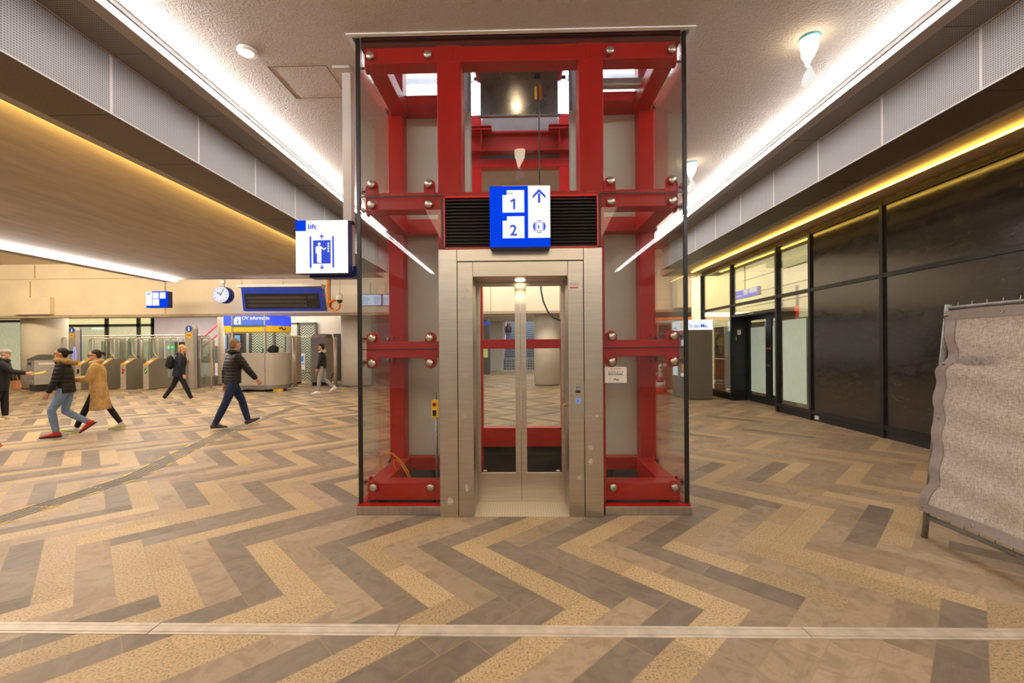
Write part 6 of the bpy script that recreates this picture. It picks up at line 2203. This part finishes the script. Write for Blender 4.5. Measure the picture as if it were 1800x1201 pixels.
# woman in beige teddy coat
g = G(207, 754)
r, q = person('woman in a long beige teddy coat and black leggings, looking at her phone', g, 1.62, PI + .62, (24, 2, 14), (-20, 8, -6), (22, 6, 70, 12), (24, 8, 66, 14), skin=SKIN,
              lean=3, head_pitch=-8, jacket=TEDDY, hem=.25, jw=1.10, flare=.28, hips=1.1, trousers=LEGG, leg=.92, shoe=mat('white_lime_shoe', (.66, .62, .55, 1), .5, vary=.1), sole=SOLE_L, hair=HAIR_DB, hair_style='ponytail', collar=('lapel', TEDDY))
wr = q['arms']['L'][2] + Vector((.06, -.05, .0))
ph = wm(r) @ (q['arms']['L'][2].lerp(q['arms']['R'][2], .5) + q['arms']['L'][3] * .115 + Vector((0, 0, .015)))
o = MB().obox(ph, (-.055, 0, .03), (0, .035, 0), Vector((.03, 0, .055)).normalized() * .006).build('phone', BLACK)
tag(o, 'black phone held by the woman in the beige coat', 'phone')
m = MB()
for s in (-1, 1):
    m.tube([q['hd'](.097 + .0 * a, s * .034, .006) + Vector((0, .022 * math.cos(a), .016 * math.sin(a))) for a in [2 * PI * i / 12 for i in range(12)]], .003, 6, closed=True)
    m.tube([q['hd'](.095, s * .055, .008), q['hd'](.0, s * .078, .006)], .003, 6)
local(m, 'glasses', BLACK, r)
bag = wm(r) @ Vector((.16, .20, .70))
# blonde woman
g = G(343, 707)
r, q = person('blonde woman in a dark navy jacket and black trousers, carrying a backpack', g, 1.76, .50, (-22, 10, -10), (23, 3, 12), (-6, 8, 8, 4), (2, 9, 14, 6), skin=SKIN,
              lean=7, head_yaw=-6, jacket=NAVYJ, hem=.07, jw=1.16, flare=.06, trousers=LEGG, leg=.98, shoe=SH_CRM, sole=SOLE_W, hair=HAIR_BL, hair_style='long', collar=('hood', NAVYJ), sup='R')
c = wm(r) @ (q['tp'](.17) + Vector((-.24, .0, 0)))
bp_ = thing('backpack', 'black backpack on the back of the blonde woman', 'backpack', c - Vector((0, 0, .2)))
RX = Matrix.Rotation(.50, 3, 'Z')
m = MB(); m.ell(c, (.10, .15, .21), rot=RX); m.ell(c - Vector((0, 0, .06)), (.125, .135, .13), rot=RX)
inv = wm(bp_).inverted(); m.v = [inv @ p for p in m.v]
local(m, 'bag', cloth('black_nylon', (.012, .012, .013, 1)), bp_, .012, 2)
# man in black quilted jacket
g = G(384, 757)
r, q = person('man in a black quilted jacket and dark jeans striding to the right', g, 1.80, .90, (26, 12, 20), (-21, 3, -3), (-14, 8, 10, 0), (31, 10, 8, 2), skin=SKIN,
              lean=3, head_yaw=14, jacket=BLKJ2, hem=.02, jw=1.08, build=1.08, hips=1.05, trousers=JEANS_D, leg=1.06, shoe=SH_BLK, sole=SOLE_W, hair=HAIR_BR, hair_style='short', collar=('lapel', BLKJ2), scale_foot=1.12, sup='R')
# young man
g = G(556, 693)
r, q = person('young man in a black puffer jacket, grey joggers and white trainers', g, 1.74, PI + .22, (12, 6, 0), (-6, 42, -26), (6, 7, 12, 4), (-10, 8, 16, 4), skin=SKIN_T,
              lean=2, jacket=BLKJ, hem=.02, jw=1.02, trousers=GREYT, leg=1.06, shoe=SH_WHT, sole=SOLE_W, hair=HAIR_B, hair_style='tuft', collar=('hood', HOODG), scale_foot=1.1)
# elderly woman at the left edge
g = G(16, 738)
r, q = person('elderly woman in black with a grey cap at the left edge, one arm held out', g, 1.60, .62, (5, 3, 0), (-8, 4, 0), (10, 6, 20, 6), (42, 8, 38, 0), skin=SKIN,
              lean=5, head_pitch=-4, jacket=BLKC, hem=.12, jw=1.15, trousers=BLKC, leg=1.15, shoe=SH_CRM, sole=SOLE_W, hair=CAPG, hair_style='cap', collar=('lapel', BLKC))
c = wm(r) @ Vector((.27, -.16, .70))
hb_ = thing('handbag', 'brown leather handbag hanging beside the elderly woman', 'handbag', c)
LEA = mat('brown_leather', (.36, .13, .035, 1), .5, vary=.15)
MB().prism([(c.x - .08, c.y - .05, c.z), (c.x + .08, c.y - .05, c.z), (c.x + .065, c.y - .05, c.z + .19), (c.x - .065, c.y - .05, c.z + .19)], (0, .08, 0)).build('pouch', LEA, hb_, .015, fix=True)
MB().tube([(c.x - .06, c.y, c.z + .18), (c.x - .07, c.y, c.z + .40), (c.x - .01, c.y, c.z + .40), (c.x + .06, c.y, c.z + .18)], .008, 8).build('strap', LEA, hb_)
wrw = wm(r) @ (q['arms']['R'][2] + q['arms']['R'][3] * .11)
m = MB()
e_ = PY(80, 653, wrw.y + .55)
m.tube([wrw, wrw.lerp(e_, .5) + Vector((0, 0, -.02)), e_], .010, 8)
o = m.build('cord', mat('pale_cord', (.62, .50, .38, 1), .7)); 
tag(o, 'pale cord with yellow tags held out by the elderly woman', 'cord')
for i, f in enumerate((.12, .35, .60, .85)):
    p = wrw.lerp(e_, f)
    o['label'] = o['label']
m = MB()
for f in (.12, .38, .65, .90):
    p = wrw.lerp(e_, f) + Vector((0, 0, -.02 * (1 - abs(2 * f - 1)))); m.ell(p, (.035, .025, .025), 10, 8)
m.build('yellow_tag', YELLOW_M, o)
# person at the left frame edge, only the trailing shoe in view
g = G(-12, 800)
r, q = person('person walking out at the left edge, just a black and red trailing shoe in view', g, 1.70, PI, (22, 4, 10), (-12, 30, -32), (10, 8, 14, 6), (-10, 8, 14, 6),
              jacket=BLKC, trousers=LEGG, shoe=SH_BLK, sole=mat('red_orange_sole', (.75, .07, .03, 1), .6), hair=HAIR_DB)
dx = wm(r) @ q['J']['R'][5]
# woman on the far stairs
zz = None
ysx = ys0 + 3.05
kk_ = int((ysx - ys0) / .29)
gx = PY(895, 600, ysx).x
r, q = person('woman in a dark jacket over a red top coming down the wide stairs', (gx, ysx), 1.66, -PI / 2, (6, 10, 0), (-4, 8, 0), (4, 8, 10, 4), (4, 8, 10, 4), skin=SKIN_T,
              jacket=cloth('dark_teal_cloth', (.02, .025, .03, 1)), trousers=JEANS, shoe=SH_BLK, hair=HAIR_DB, hair_style='long', z0=.17 * kk_ + .172)
local(MB().ell(q['tp'](.18) + Vector((.085, 0, 0)), (.06, .09, .17)), 'red_top', cloth('red_cloth', (.45, .03, .02, 1)), r)
# ================================================================== world and added fill lights
w = bpy.data.worlds.new('station_air')
S.world = w
w.use_nodes = True
nt = w.node_tree
bg = nt.nodes['Background']
tc = nt.nodes.new('ShaderNodeTexCoord'); nz_ = nt.nodes.new('ShaderNodeTexNoise'); mx_ = nt.nodes.new('ShaderNodeMix')
mx_.data_type = 'RGBA'
nz_.inputs['Scale'].default_value = 1.5
nt.links.new(tc.outputs['Generated'], nz_.inputs['Vector'])
nt.links.new(nz_.outputs['Fac'], mx_.inputs['Factor'])
mx_.inputs[6].default_value = (1.0, .86, .68, 1); mx_.inputs[7].default_value = (1.0, .92, .80, 1)
nt.links.new(mx_.outputs[2], bg.inputs[0])
bg.inputs[1].default_value = 0.45
# fill lights added without fixtures over the rear hall, the fascia and the area in front of the lift
lamp('rear_hall_fill', 'AREA', (-16, 20.5, 3.3), 420, (1, .88, .70), 14, 4, (0, 0, -1))  # added fill to brighten the gate area
lamp('rear_hall_fill', 'AREA', (1, 23.5, 3.3), 260, (1, .93, .82), 6, 6, (0, 0, -1))
lamp('rear_hall_fill', 'AREA', (1, 34, 8.6), 900, (.8, .9, 1), 6, 6, (-.2, 0, -1))  # added fill so the far stairs show up
lamp('fascia_fill', 'AREA', (-16, 13.0, 4.9), 560, (1, .80, .50), 12, 1, (0, .75, -.35))  # added fill aimed at the cream fascia
lamp('fascia_fill', 'AREA', (0, 15.4, 4.9), 150, (1, .88, .68), 8, .8, (0, .5, -.8))
lamp('fascia_fill', 'AREA', (6, 15.2, 3.9), 40, (1, .78, .4), 2, .8, (0, .6, -.6))
lamp('hall_fill', 'AREA', (-9, 9, 3.95), 420, (1, .86, .66), 4, 12, (0, 0, -1))  # added fill under the left ceiling, lights the gates from the front
lamp('hall_fill', 'AREA', (0, -1.5, 4.40), 260, (1, .82, .56), 4, 6, (0, 0.1, -1))
lamp('upper_hall_fill', 'POINT', (0, 8.4, 7.6), 260, (.9, .95, 1), .3)  # added fill to lift the rails inside the shaft
lamp('upper_hall_fill', 'POINT', (2.6, 5.6, 7.2), 120, (.9, .95, 1), .3)
lamp('upper_hall_fill', 'POINT', (-2.6, 5.6, 7.2), 120, (.9, .95, 1), .3)
lamp('rear_wall_fill', 'AREA', (-15, 19.4, 3.2), 170, (1, .93, .88), 9, .6, (0, .85, -.35))  # added fill that brightens the lavender rear wall
lamp('hall_fill', 'AREA', (5.2, 10.5, 4.05), 60, (1, .78, .45), .6, 5, (0, 0, -1))  # added fill under the right ceiling
